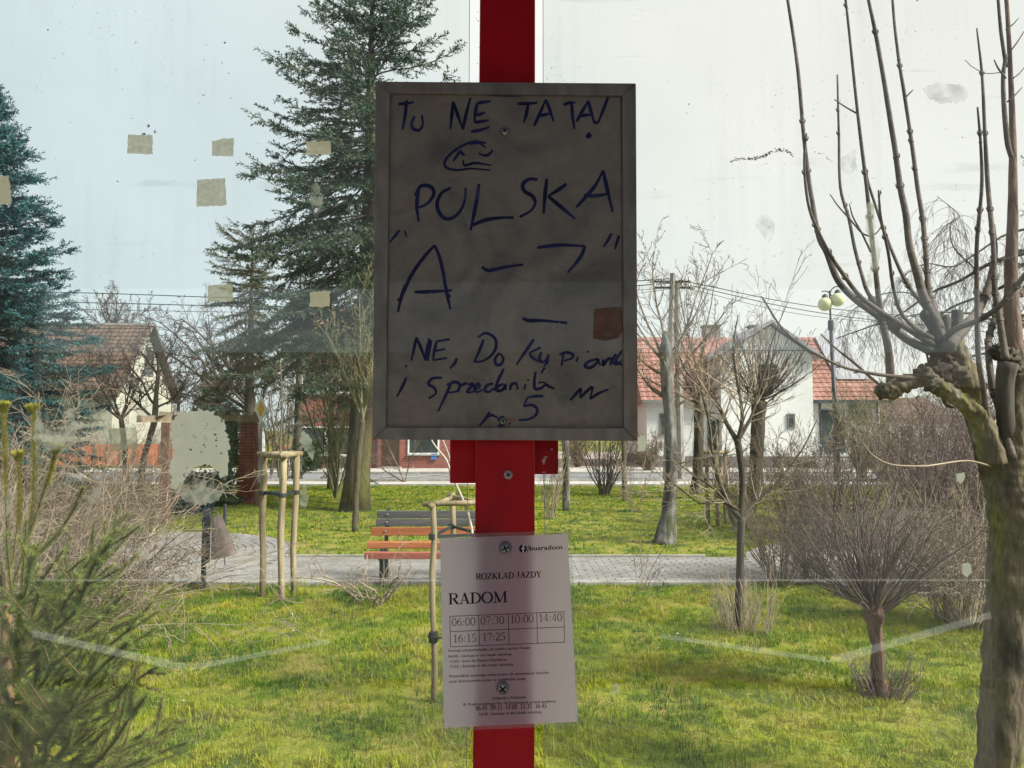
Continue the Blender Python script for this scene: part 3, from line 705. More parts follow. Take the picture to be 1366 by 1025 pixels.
# white info board with printed lines
Y = 33; a, c = P(316, 644, Y), P(353, 575, Y)
ib = thing('info_board', 'large white printed board on posts half hidden by the brick pillar', 'board', ((a.x+c.x)/2, Y, 0))
MB().bbox((a.x, Y, 0.75), (c.x, Y+0.05, c.z)).build('board_panel', M['board'], ib)
for xx in (a.x+0.1, c.x-0.1): MB().bbox((xx-0.04, Y+0.06, 0), (xx+0.04, Y+0.14, c.z)).build('post', M['galv'], ib)
pr = MB(); r_ = random.Random(8)
for i in range(9):
    z = c.z-0.35-i*0.15; x_ = a.x+0.12
    while x_ < c.x-0.15:
        l = r_.uniform(0.08, 0.2); pr.bbox((x_, Y-0.006, z), (min(x_+l, c.x-0.1), Y-0.002, z+(0.05))); x_ += l+0.05
pr.build('print_lines', mat('grey print', (0.2, 0.22, 0.26), 3), ib)
def text_mb(mb, body, fn, size, bold=0.0, align='LEFT', shear=0.0):
    """flat letters: fn(x, y) -> world point, x right / y up in units of size"""
    cu = bpy.data.curves.new('t', 'FONT'); cu.body = body; cu.align_x = align; cu.offset = bold; cu.resolution_u = 2; cu.shear = shear
    o = bpy.data.objects.new('t', cu); COL.objects.link(o)
    dg = bpy.context.evaluated_depsgraph_get(); me = o.evaluated_get(dg).to_mesh()
    vs = [fn(v.co.x*size, v.co.y*size) for v in me.vertices]; fs = [tuple(p.vertices) for p in me.polygons]
    mb.add(vs, fs); o.evaluated_get(dg).to_mesh_clear(); bpy.data.objects.remove(o); bpy.data.curves.remove(cu)
tm = MB(); text_mb(tm, 'OWMAZ', lambda x, y: V((a.x+0.03+x, Y-0.004, c.z-0.24+y)), 0.26, 0.01); tm.build('board_title', M['print'], ib)

Y = 33.5; a, c = P(377, 641, Y), P(411, 599, Y)
ib2 = thing('white_kiosk_board', 'low white board with a blue print and a red top edge beside the thuja row', 'board', ((a.x+c.x)/2, Y, 0))
MB().bbox((a.x, Y, 0.05), (c.x, Y+0.5, c.z)).build('board_panel', M['board'], ib2)
MB().bbox((a.x-0.05, Y-0.05, c.z+0.002), (c.x+0.05, Y+0.55, c.z+0.09)).build('top_edge', M['fencered'], ib2)
MB().bbox((a.x+0.45, Y-0.012, 0.85), (c.x-0.1, Y-0.004, 1.15)).build('print', M['blueprint'], ib2)

# ------------------------------------------------------------------ park furniture
# bench
Yb_ = 9.15; bx0, bx1 = P(499, 700, Yb_).x, P(499, 700, Yb_).x+1.85
bn = thing('park_bench', 'park bench of grey and orange red slats on dark metal legs beside the path', 'bench', ((bx0+bx1)/2, 9.05, 0))
def slat(pyc, Y, hgt, m, dep=0.03, dx=0.0, lb=None):
    z = P(600, pyc, Y).z
    o = MB().bbox((bx0+dx, Y-dep/2, z-hgt/2), (bx1-dx, Y+dep/2, z+hgt/2)).build('slat', M[m], bn, label=lb)
    bv_ = o.modifiers.new('b', 'BEVEL'); bv_.width = 0.006; bv_.segments = 2; return z
slat(686.5, 9.36, 0.09, 'slatgrey', lb='grey painted backrest slat'); slat(697, 9.30, 0.085, 'slatgrey', lb='grey painted backrest slat')
slat(709, 9.22, 0.10, 'slator', dx=-0.05, lb='orange backrest slat')
slat(727, 9.02, 0.075, 'slator', 0.12, dx=-0.05, lb='orange seat slat'); slat(741, 8.86, 0.075, 'slatred', 0.10, dx=-0.05, lb='faded red front seat slat')
for xx in (bx0+0.13, bx1-0.13):
    lg = MB(); lg.bar((xx, 8.95, -0.02), (xx, 8.95, 0.44), 0.045, 0.045); lg.bar((xx, 9.33, -0.02), (xx, 9.25, 0.44), 0.045, 0.045)
    lg.bar((xx, 9.25, 0.44), (xx, 9.40, 0.86), 0.045, 0.03); lg.bar((xx, 8.84, 0.335), (xx, 9.28, 0.42), 0.04, 0.035)
    lg.build('leg', M['darkmetal'], bn)
bo = MB()
for xx in (bx0+0.13, bx1-0.13):
    for py_, yy in ((686.5, 9.34), (697, 9.28), (709, 9.20)): z = P(0, py_, yy).z; bo.lathe([(0.012, 0), (0.012, 0.006), (0.004, 0.01)], (xx, yy, z), 8, axis=V((0, -1, 0)))
bo.build('bolts', M['steel'], bn)

# litter bin
Y = 8.75; X = P(275, 700, Y).x
lbn = thing('litter_bin', 'tilted brown cone shaped litter bin hanging on a dark green post', 'litter bin', (X, Y, 0))
MB().bbox((X-0.035, Y-0.03, -0.03), (X+0.0, Y+0.03, P(0, 681, Y).z)).build('post', M['darkmetal'], lbn)
MB().bbox((X+0.004, Y-0.03, P(0, 751, Y).z), (X+0.045, Y+0.02, P(0, 679, Y).z)).build('bracket', M['bluepole'], lbn)
top, bot = P(289, 688, Y), P(299, 742, Y); ax = (bot-top); L = ax.length
prof = [(0.045, 0.0), (0.052, 0.0), (0.145, L), (0.150, L+0.004), (0.138, L+0.004), (0.045, 0.02)]
MB().lathe(prof, top, 24, axis=ax, cap=False).build('bin_body', M['bucket'], lbn, smooth=True)
MB().lathe([(0.053, 0), (0.053, 0.008), (0.02, 0.012)], top-ax*0.01, 16, axis=ax).build('bin_base', M['bucket'], lbn)
MB().tube([bot+V((0.04, -0.1, 0)), bot+V((0.06, -0.12, -0.09))], 0.006, 6).build('lid_chain', M['darkmetal'], lbn)
X2_ = P(300, 690, 12.4).x; op = MB().tube([(X2_, 12.4, -0.05), (X2_, 12.4, 0.62)], 0.03, 6).build('short_metal_post', M['darkmetal'], org=(X2_, 12.4, 0)); tag(op, 'short dark metal post on the grass behind the litter bin', 'post')

# tree stakes
def stakes(name, label, Yc, posts, zt, zbar, strap, grp=None, r=0.036, bars=True):
    t = thing(name, label, 'tree stakes', (P(posts[1][0], 700, Yc).x, Yc, 0), grp)
    pts = []
    for k, (px_, dy) in enumerate(posts):
        x_ = P(px_, 700, Yc+dy).x; top = V((x_+0.01*(k-1), Yc+dy, zt+0.03*(k % 2))); pts.append(top)
        q = [V((x_+0.012*math.sin(i*1.3+k), Yc+dy, -0.05+(zt+0.05)*i/6)) for i in range(7)]; q[-1] = top
        MB().tube(q, [r*(1+0.06*math.sin(i*2.1+k)) for i in range(7)], 10, rough=0.12, seed=k).build('stake', M['stake'], t, smooth=True)
    if bars:
        for i, j in ((0, 1), (1, 2), (2, 0)):
            d = (pts[j]-pts[i]).normalized()*0.07; a, b = V(pts[i])-d, V(pts[j])+d; a.z = b.z = zbar+0.004*i
            MB().tube([a, a.lerp(b, .5), b], r*0.85, 8, rough=0.12, seed=i).build('cross_bar', M['stake'], t, smooth=True)
    zz = strap; sb = MB()
    for i, j in ((0, 1), (1, 2), (2, 0)): a, b = V(pts[i]), V(pts[j]); a.z = b.z = zz; a.x += 0; sb.bar(a, b, 0.012, 0.03 if r > 0.03 else 0.02)
    for p_ in pts: sb.lathe([(r*1.25, -0.02), (r*1.25, 0.02)], (p_.x, p_.y, zz), 10)
    sb.build('strap', M['darkmetal'], t)
    return t, pts
t1, _ = stakes('tree_stakes', 'three tall timber stakes joined at the top, standing near the litter bin', 8.4, ((351, 0.05), (376, -0.25), (393, 0.15)), P(0, 606, 8.4).z, P(0, 606, 8.4).z-0.01, P(0, 658, 8.4).z)
t2, _ = stakes('tree_stakes', 'nearest timber stakes with a cross bar, left of the red pole', 5.2, ((579, 0.0), (603, 0.55), (642, 0.1)), P(0, 672, 5.2).z, P(0, 674, 5.2).z, P(0, 716, 5.2).z, r=0.021)
p_ = P(578, 850, 5.17); tb = MB().lathe([(0.03, -0.035), (0.036, 0), (0.03, 0.035)], p_, 10).tube([p_+V((0.02, -0.03, 0)), p_+V((0.06, -0.035, 0.005))], 0.008, 6).build('tie', M['hole'], t2)
t3, _ = stakes('tree_stakes', 'far timber stakes around a sapling beyond the path, right of the grey trunk', 14.6, ((944, 0.0), (957, -0.1), (968, 0.2)), P(0, 606, 14.6).z, P(0, 604, 14.6).z, P(0, 640, 14.6).z, r=0.04)

# street lamp
Yl = 29.0; X = P(1116, 600, Yl).x
lp = thing('street_lamp', 'park street lamp with two yellowed globes on a dark blue pole', 'street lamp', (X, Yl, 0))
zt = P(0, 388, Yl).z
MB().tube([(X, Yl, 0), (X, Yl, 3.0), (X-0.03, Yl, 3.05), (X-0.10, Yl, zt-1.3)], [0.13, 0.11, 0.085, 0.07], 12).build('pole', M['bluepole'], lp, smooth=True)
MB().tube([(X-0.10, Yl, zt-1.35), (X-0.12, Yl, zt)], [0.045, 0.03], 8).build('pole_tip', M['bluepole'], lp)
MB().lathe([(0.11, 0), (0.11, 0.35), (0.06, 0.42)], (X-0.10, Yl, zt-1.55), 12).build('collar', M['bluepole'], lp)
for px_, py_, sx in ((1100.5, 406, -1), (1117.5, 400, 1)):
    c_ = P(px_, py_, Yl-0.1 if sx > 0 else Yl); R_ = 0.27
    prof = [(R_*math.sin(a), -R_*math.cos(a)) for a in [math.pi*i/12 for i in range(1, 12)]]
    gl = MB().lathe(prof, c_, 20).build('globe', M['globe'], lp, smooth=True)
    MB().lathe([(0.12, 0), (0.10, 0.10), (0.03, 0.16)], c_+V((0, 0, R_*0.9)), 12).build('globe_cap', M['darkmetal'], gl)
    arc = [V((X-0.11, Yl, zt-0.75))]
    for i in range(9):
        a = math.pi*i/8; arc.append(V((c_.x+sx*(-0.0)+(-sx)*0.30*math.cos(a), c_.y, c_.z+R_*0.6+0.36*math.sin(a))))
    MB().tube(arc[1:7], 0.022, 6).build('arm', M['darkmetal'], lp)
    MB().tube([arc[0], arc[1]], 0.022, 6).build('arm_strut', M['darkmetal'], lp)

# power pole and cables
Yp = 27.2; 
pw = thing('power_pole', 'tall twin leg concrete power pole between the bare trees', 'utility pole', (P(898, 600, Yp).x, Yp, 0))
for k, (a, b) in enumerate((((897.5, 365), (890, 640)), ((903, 378), (908, 640)))):
    ta, tb_ = P(a[0], a[1], Yp), P(b[0], gy(Yp), Yp); tb_.z = 0
    MB().tube([tb_, ta], [0.17, 0.10], 8).build('pole_leg', M['concrete'], pw)
for py_ in (376, 384):
    c_ = P(899, py_, Yp); MB().bar(c_+V((-0.75, 0, 0)), c_+V((0.6, 0, 0)), 0.07, 0.07).build('cross_arm', M['darkmetal'], pw)
    for dx in (-0.7, -0.45, 0.3, 0.55): MB().lathe([(0.03, 0), (0.05, 0.04), (0.03, 0.08), (0.04, 0.12)], c_+V((dx, 0, 0.04)), 8).build('insulator', M['board'], pw)
c_ = P(903, 386, Yp); MB().tube([c_, c_+V((0.2, 0, 0.25)), c_+V((0.42, 0, 0.28)), c_+V((0.55, 0, 0.1))], 0.03, 6).lathe([(0.08, -0.08), (0.1, 0), (0.03, 0.08)], c_+V((0.55, 0, 0.06)), 8).build('lamp_arm', M['concrete'], pw)
grpw = 'overhead cables strung across the street'
def cable(pts, lb, w_=0.018):
    q = catmull([tuple(p) for p in pts], 8); o = MB().tube([V(v) for v in q], w_, 5).build('cable', M['wire'], org=tuple(q[0])); tag(o, lb, 'cable', grpw)
for k, (y0, y1, y2, lb) in enumerate(((389, 399, 372, 'topmost overhead cable left of the sign'), (402, 408, 378, 'second overhead cable from the top, left of the sign'), (411, 415, 384, 'third thin overhead cable left of the sign'), (432, 436, 386, 'lowest thin overhead cable, beside the brown roof'))):
    cable([P(-160, y0-4, 30), P(115, y0+2, 29), P(480, y1, 28), P(893, y2, Yp-0.05)], lb, 0.018 if k < 2 else 0.010)
for k, (y0, y1, y2, lb) in enumerate(((374, 412, 436, 'upper overhead cable between the power pole and the street lamp'), (378, 420, 452, 'lower overhead cable between the power pole and the street lamp'), (383, 425, 440, 'thin overhead cable below the other two, right of the power pole'))):
    cable([P(906, y0, Yp-0.05), P(1110, y1, 31), P(1400, y2, 36)], lb, 0.018 if k < 2 else 0.011)
# ------------------------------------------------------------------ vegetation
M['twig_willow'] = mat('willow shoots', [(0.3, (0.06, 0.042, 0.04)), (0.7, (0.19, 0.14, 0.13))], 3, 0.8, world=True)
def spray_template(rng, L, n, nl, nw, fan=55, flat=0.45):
    vs, fs = [], []
    for i in range(n):
        x = L*(i+0.5)/n; a = rng.random()*6.283; out_ = V((0, math.cos(a), math.sin(a)*flat)).normalized()
        d = (V((math.cos(math.radians(fan)), 0, 0))+out_*math.sin(math.radians(fan))).normalized()
        l = nl*rng.uniform(0.7, 1.2)*(1-0.35*i/n); s_ = d.cross(V((rng.gauss(0, 1), rng.gauss(0, 1), rng.gauss(0, 1)))).normalized()*nw/2
        p = V((x, 0, 0)); b = len(vs); vs += [tuple(p-s_*0.6), tuple(p+s_*0.6), tuple(p+d*l*0.6+s_), tuple(p+d*l)]
        fs += [(b, b+1, b+2), (b, b+2, b+3)]
    return np.array(vs), np.array(fs)
def conifer(name, label, base, H, z0, Rf, m, seed, trunk_r, whorls, per=5, dens=1.0, droop=0.25, up=0.5, sl=0.34, bark='bark_dark', sprayn=20, nl=0.075, nw=0.020, side=0.5, trunk_pts=None, sag=0.0, twigm='twig_dark', group=None, bare=0.12, step=0.17):
    rng = random.Random(seed); base = V(base)
    t = thing(name, label, 'tree', tuple(base), group)
    def tp(z): 
        f = z/H
        if trunk_pts:
            for (za, xa), (zb, xb) in zip(trunk_pts, trunk_pts[1:]):
                if z <= zb: return V((base.x+xa+(xb-xa)*(z-za)/(zb-za), base.y, z))
            return V((base.x+trunk_pts[-1][1], base.y, z))
        return V((base.x, base.y, z))
    mb = MB(); N = 16
    pts = [tp(H*i/N) for i in range(N+1)]; pts[0].z = -0.1
    rr = [max(trunk_r*(1-0.93*i/N)*(1.25 if i == 0 else 1), 0.015) for i in range(N+1)]
    mb.tube(pts, rr, 14, rough=0.12, seed=seed); mb.build('trunk', M[bark], t, smooth=True)
    T = Twigs(); temps = [spray_template(rng, sl, sprayn, nl, nw) for _ in range(6)]; sc = Scatter(temps)
    for wv in range(whorls):
        f = (wv+rng.random()*0.6)/whorls; z = z0+(H-z0)*f
        for k in range(per):
            az = 6.283*(k+rng.random()*0.8)/per+wv*1.1
            R = Rf(f)*rng.uniform(0.75, 1.12)
            if R < 0.15: continue
            el = math.radians(-12+62*f**1.6+rng.uniform(-7, 7)) - sag*(1-f)
            d = V((math.cos(az)*math.cos(el), math.sin(az)*math.cos(el), math.sin(el)))
            p = tp(z); n = max(4, int(R/0.30)); st = R/n; prev = p
            for i in range(n):
                q = (i+1)/n
                d = (d+V((0, 0, (-droop if q < 0.55 else up)*0.16))+rv(rng)*0.05).normalized(); nx = prev+d*st
                T.seg(prev, nx, 0.028*(1-0.8*q)*min(1, R/2)+0.004, 0.028*(1-0.8*(q+1/n))*min(1, R/2)+0.004)
                if q > bare:
                    m_ = int(st/step*2*dens+rng.random())
                    for _ in range(max(1, m_)):
                        if rng.random() > 0.93: continue
                        sgn = rng.choice((-1, 1)); sd_ = d.cross(UP).normalized()*sgn
                        tl = R*side*(1.05-q)*rng.uniform(0.5, 1.1)+0.12
                        td = (d*0.75+sd_*0.8+V((0, 0, rng.uniform(-0.32, 0.12)))).normalized()
                        a = prev.lerp(nx, rng.random()); ns = max(1, int(tl/(sl*0.8)))
                        for j in range(ns):
                            b = a+td*(tl/ns)
                            T.seg(a, b, 0.007, 0.005)
                            if dens*1.1 > rng.random(): sc.put(rng.randrange(6), a, rot_to(td, rng.random()*6.28), rng.uniform(0.8, 1.15))
                            if rng.random() < 0.5*dens:
                                s2 = (td+td.cross(UP).normalized()*rng.choice((-1, 1))*0.9+V((0, 0, rng.uniform(-.4, .1)))).normalized()
                                sc.put(rng.randrange(6), a, rot_to(s2, rng.random()*6.28), rng.uniform(0.6, 0.95))
                            a = b; td = (td+V((0, 0, rng.uniform(-0.15, 0.12)))).normalized()
                prev = nx
            sc.put(rng.randrange(6), prev-d*0.05, rot_to(d, 0), 1.0)
    sc.put(0, (tp(H).x, base.y, H-0.2), rot_to(UP, 0), 1.2)
    T.build('branches', M[twigm], t); sc.build('crown', M[m], t); return t

# the tall spruce behind the sign
Y = 17.1; b = G(474, 681); top_z = P(487, -55, Y).z
conifer('spruce_tree', 'tall dark spruce with a thick mossy trunk directly left of the sign', (b.x, Y, 0), top_z, P(0, 418, Y).z, lambda f: 4.1*(1-f)**0.68+0.1, 'fir', 21, 0.30, 26, 7, 1.0, bark='bark_moss', trunk_pts=[(0, 0), (1.5, 0.10), (4, 0.2), (8, 0.26), (20, 0.28)], droop=0.55, up=0.75, sl=0.32, nl=0.10, nw=0.030, bare=0.2, side=0.40, sag=0.08)
# spruce with the tired crown
Y = 22; b = P(331, 600, Y)
conifer('spruce_tree', 'thin olive green spruce with drooping lower boughs above the brick pillar', (b.x, Y, 0), P(0, 318, Y).z, P(0, 488, Y).z, lambda f: 1.45*(1-f)**0.3+0.1+0.35*math.sin(f*9), 'firbrown', 5, 0.20, 15, 6, 0.9, sag=0.3, droop=0.9, up=0.5, sl=0.34, nl=0.09, nw=0.025, side=0.45)
Y = 27; b = P(397, 600, Y)
conifer('spruce_tree', 'dark narrow spruce standing in front of the brick house', (b.x, Y, 0), P(0, 335, Y).z, P(0, 570, Y).z, lambda f: 1.15*(1-f)**0.7+0.2, 'fir', 6, 0.18, 14, 5, 0.5, droop=0.7, sl=0.38, nl=0.10, nw=0.03)
Y = 23; b = P(441, 600, Y)
conifer('spruce_tree', 'small loose spruce whose boughs hang left of the mossy trunk', (b.x, Y, 0), P(0, 470, Y).z, P(0, 612, Y).z, lambda f: 1.3*(1-f)**0.7+0.15, 'fir', 7, 0.09, 9, 5, 0.6, droop=1.0, sl=0.34, nl=0.09, nw=0.026)
# blue spruce at far left
Y = 15.5; X = P(-35, 400, Y).x
conifer('blue_spruce', 'dense blue green spruce filling the left edge of the view', (X, Y, 0), P(0, 118, Y).z, 0.8, lambda f: 3.05*(1-f)**0.85+0.15, 'firblue', 9, 0.22, 46, 9, 1.3, droop=0.3, up=0.5, sl=0.30, nl=0.09, nw=0.028, side=0.36, bare=0.3)
Y = 44; b = P(283, 600, Y)
conifer('far_spruce', 'small dark green spruce on the skyline right of the brown roofed house', (b.x, Y, 0), P(0, 503, Y).z, 0.4, lambda f: 1.9*(1-f)+0.15, 'fir', 10, 0.12, 14, 8, 1.2, sl=0.55, nl=0.2, nw=0.06, droop=0.2)
Y = 40; b = P(303, 600, Y)
conifer('far_spruce', 'tiny dark conifer right beside the larger skyline spruce', (b.x, Y, 0), P(0, 545, Y).z, 0.3, lambda f: 1.3*(1-f)+0.1, 'fir', 12, 0.1, 7, 7, 1.1, sl=0.5, nl=0.2, nw=0.06, droop=0.2)
# spruce at right edge behind the trunk
Y = 13.5; X = P(1450, 400, Y).x
conifer('spruce_tree', 'dark spruce bough showing at the right edge behind the pollard trunk', (X, Y, 0), P(0, 120, Y).z, P(0, 520, Y).z, lambda f: 1.75*(1-f)**0.7+0.1, 'fir', 14, 0.2, 13, 6, 0.9, sl=0.28, nl=0.07, nw=0.02)

def leafy_mass(name, label, cat, c, size, m, n, seed, nl=0.09, nw=0.03, sl=0.22, column=False, group=None, stem=None):
    rng = random.Random(seed); t = thing(name, label, cat, (c[0], c[1], 0), group)
    temps = [spray_template(rng, sl, 14, nl, nw) for _ in range(5)]; sc = Scatter(temps); T = Twigs()
    for _ in range(n):
        d = rv(rng).normalized(); r_ = rng.random()**0.45; ctr = V((c[0], c[1], c[2]))
        if column: 
            z = rng.random(); rr_ = (1-z**2.2)*r_; a = rng.random()*6.283
            p = V((c[0]+math.cos(a)*rr_*size[0], c[1]+math.sin(a)*rr_*size[1], z*size[2])); d = V((math.cos(a), math.sin(a), 1.6))
        else:
            bump_ = 1+0.25*noise.noise(d*2.2+V((seed, 0, 0)))
            p = ctr+V((d.x*size[0], d.y*size[1], abs(d.z)*size[2]))*r_*bump_; d = d+V((0, 0, 0.3))
        sc.put(rng.randrange(5), p, rot_to(d, rng.random()*6.28), rng.uniform(0.7, 1.2))
    for k in range(7):
        a = rng.random()*6.283; T.seg(V((c[0], c[1], -0.03)), V((c[0]+math.cos(a)*size[0]*0.3, c[1]+math.sin(a)*size[1]*0.3, c[2]+size[2]*0.5)), 0.02, 0.008)
    T.build('stems', M['twig_dark'], t); sc.build('foliage', M[m], t); return t
b = P(270, 660, 18.5); leafy_mass('juniper_bush', 'low spreading green juniper on the lawn between pergola post and pillar', 'bush', (b.x, 18.2, 0), (0.85, 0.7, 0.75), 'thuja', 900, 31)
b = P(285, 660, 17); leafy_mass('juniper_bush', 'smaller grey green juniper in front of the larger one', 'bush', (P(252, 600, 16.8).x, 16.8, 0), (0.42, 0.4, 0.35), 'firblue', 300, 32)
leafy_mass('thuja_column', 'slim upright thuja directly left of the red brick pillar', 'conifer', (P(307, 600, 22).x, 22, 0), (0.33, 0.33, 2.3), 'thuja', 600, 33, column=True)
for i, px_ in enumerate((398, 409, 420)):
    leafy_mass('thuja_column', ('leftmost', 'middle', 'rightmost')[i]+' of three little thujas beside the brick house', 'conifer', (P(px_, 600, 32.6).x, 32.6, 0), (0.3, 0.3, 1.35-0.1*i), 'thuja', 260, 40+i, column=True, nl=0.12, nw=0.04, group='little thujas by the brick house')

# ---- bare trees
SP_TREE = dict(n=[1, 9, 7, 5], seg=[7, 6, 4, 3], ratio=[1, 0.5, 0.42, 0.4], ang=[0, 42, 42, 45], trop=[0.05, 0.10, 0.04, 0.02], wob=[0.06, 0.12, 0.16, 0.2], start=[0.25, 0.15, 0.1, 0], rr=0.55, tip=0.3, rmin=0.004)
def bare_tree(name, label, px, Y, H, r, seed, sp, m='twig_brown', bark='bark_dark', trunk=None, group=None, starts=None, cat='tree', lean=(0, 0)):
    """trunk: list of (px, py, w). Then limbs grow from its top (and starts)"""
    rng = random.Random(seed)
    t0 = trunk[0][0] if trunk else px
    b = V((P(t0, gy(Y), Y).x, Y, 0))
    t = thing(name, label, cat, tuple(b), group); T = Twigs()
    if trunk:
        tr = list(trunk); tr[0] = (tr[0][0], gy(Y)+3, tr[0][2])
        mb = MB(); pts, R = limb(mb, tr, Y, 20, 0.22, seed=seed, k=6); mb.build('trunk', M[bark], t, smooth=True)
        top, rt = pts[-1], R[-1]
    else:
        top = b; rt = r
    for st in (starts or [((0, 0, 1), H, rt)]):
        d, L, r0 = st[0], st[1], st[2]; p = top if len(st) < 4 else P(st[3][0], st[3][1], Y)
        grow(T, rng, V(p), V(d), L, r0, 0, sp)
    T.build('crown', M[m], t); return t

def fan(rng, n, a0, a1, L0, L1, r, tilt=0.6):
    o = []
    for i in range(n):
        a = math.radians(a0+(a1-a0)*(i+rng.random()*0.8)/n); o.append(((math.sin(a), rng.uniform(-tilt, tilt), math.cos(a)), rng.uniform(L0, L1), r*rng.uniform(0.7, 1.1)))
    return o
R_ = random.Random(77)
# left arching bare tree behind
bare_tree('bare_tree', 'bare arching tree behind the pergola, its twigs spreading left over the sky', 345, 25, 0, 0.1, 51, dict(SP_TREE, n=[1, 10, 8, 5], rmin=0.006, trop=[-0.03, 0.02, 0.0, -0.02]), trunk=[(345, 640, 9), (345, 590, 8), (342, 555, 7)],
          starts=[((-0.4, 0.3, 1.1), 4.2, 0.07), ((-0.65, -0.3, 0.95), 4.2, 0.07), ((-0.9, 0, 0.75), 3.9, 0.08), ((-0.75, 0.2, 0.9), 3.8, 0.08), ((-0.5, -0.2, 1), 4.0, 0.08), ((-0.2, 0.2, 1), 3.8, 0.07), ((0.25, 0, 1), 3.4, 0.06), ((-1.0, 0, 0.35), 2.6, 0.06)], m='twig_dark')
bare_tree('bare_tree', 'crooked small bare tree in front of the cream gable', 187, 21.5, 0, 0.1, 52, dict(SP_TREE, rmin=0.006, wob=[0.16, 0.2, 0.2, 0.2]), trunk=[(187, 655, 10), (190, 620, 8), (198, 590, 7), (206, 560, 8), (208, 530, 6), (211, 500, 5)],
          starts=[((-0.6, 0.1, 0.7), 1.6, 0.05), ((0.2, 0, 1), 1.6, 0.05), ((0.7, 0, 0.7), 1.4, 0.04), ((-1.0, 0, 0.5), 2.0, 0.05, (207, 540)), ((1.0, 0, 0.4), 1.2, 0.04, (207, 545)), ((-0.8, 0, 0.9), 2.0, 0.05, (206, 560))], m='twig_dark')
bare_tree('bare_tree', 'twiggy bare tree crossing the lower edge of the brown roof', 165, 24, 0, 0.1, 53, dict(SP_TREE, rmin=0.007), trunk=[(168, 640, 8), (166, 600, 7), (162, 560, 6)], starts=fan(R_, 6, -55, 50, 2.2, 3.2, 0.05), m='twig_dark')
bare_tree('bare_tree', 'small bare tree on the skyline between the gable and the skyline spruce', 238, 36, 0, 0.1, 54, dict(SP_TREE, rmin=0.010), trunk=[(238, 620, 6), (238, 560, 5), (238, 540, 4)], starts=fan(R_, 5, -60, 60, 1.8, 2.8, 0.05), m='twig_dark')
bare_tree('bare_tree', 'bare treetop rising behind the brown roof ridge', 165, 52, 0, 0.1, 55, dict(SP_TREE, rmin=0.012), trunk=[(150, 600, 6), (150, 500, 5), (150, 450, 4)], starts=fan(R_, 6, -60, 60, 2.2, 3.4, 0.06), m='twig_dark')
# brownish saplings behind pillar
for i, px_ in enumerate((362, 372, 384)):
    bare_tree('sapling', ('leftmost', 'middle', 'rightmost')[i]+' of three thin tan saplings right of the diamond sign', px_, 28+i*0.5, 0, 0.05, 60+i, dict(SP_TREE, n=[1, 9, 6], seg=[8, 5, 3], ratio=[1, .35, .4], ang=[0, 28, 35], start=[.15, .1, 0], rmin=0.008, trop=[0.03, 0.15, 0.05]), starts=[((0, 0, 1), 3.6, 0.04), ((0.15, 0, 1), 3.4, 0.03), ((-0.15, 0, 1), 3.2, 0.03)], m='twig_brown', group='tan saplings behind the diamond sign')
# brushy tree around the mossy trunk
SPB = dict(SP_TREE, n=[1, 12, 6, 3], seg=[9, 6, 4, 3], ratio=[1, 0.45, 0.45, 0.4], ang=[0, 30, 35, 35], trop=[0.04, 0.16, 0.1, 0.05], start=[0.2, .1, .1, 0], rmin=0.005)
bare_tree('bare_tree', 'slim brushy tree standing just in front of the mossy spruce trunk', 474, 13.7, 0, 0.05, 70, SPB, trunk=[(474, 708, 9), (475, 660, 8), (479, 600, 8), (484, 560, 7)], starts=[((-0.12, 0, 1), 2.4, 0.035), ((0.15, 0.1, 1), 2.2, 0.03), ((-0.55, 0, 1), 1.8, 0.022)], m='twig_olive', bark='bark_moss')
bare_tree('bare_tree', 'olive brushy bare tree left of the mossy trunk, twigs almost upright', 448, 20, 0, 0.05, 71, dict(SPB, rmin=0.006), starts=[((-0.1, 0, 1), 4.6, 0.05), ((0.12, 0.1, 1), 4.9, 0.05), ((-0.3, 0, 1), 4.2, 0.04), ((0.3, 0, 1), 4.4, 0.04), ((-0.2, .3, 1), 4.0, .04), ((0.2, -.3, 1), 4.2, .04), ((0.45, 0, 1), 3.8, .03)], m='twig_olive')
rng = random.Random(4)
tk = bare_tree('young_tree', 'thin dark young tree on the far lawn before the brick house window', 448, 22.5, 0, 0.04, 72, dict(SP_TREE, n=[1, 6, 4], seg=[5, 4, 3], ratio=[1, .4, .4], ang=[0, 55, 40], start=[.3, .1, 0], rmin=0.006), trunk=[(448, 658, 4), (447, 630, 4), (447, 605, 3.5)], starts=[((0, 0, 1), 1.3, 0.03)], m='twig_dark')
# low bough left of the trunk (brown fine twigs in front of the door)
bare_tree('bare_tree', 'low bare bush like tree with side boughs in front of the brick house door', 540, 26, 0, 0.04, 73, dict(SP_TREE, n=[1, 8, 5], seg=[6, 5, 3], ratio=[1, .5, .4], ang=[0, 45, 40], start=[.2, .1, 0], rmin=0.006), starts=[((-0.9, 0, 0.55), 2.2, 0.03), ((-0.4, 0, 0.8), 1.8, 0.03), ((0.2, 0, 1), 1.9, 0.03)], m='twig_brown')
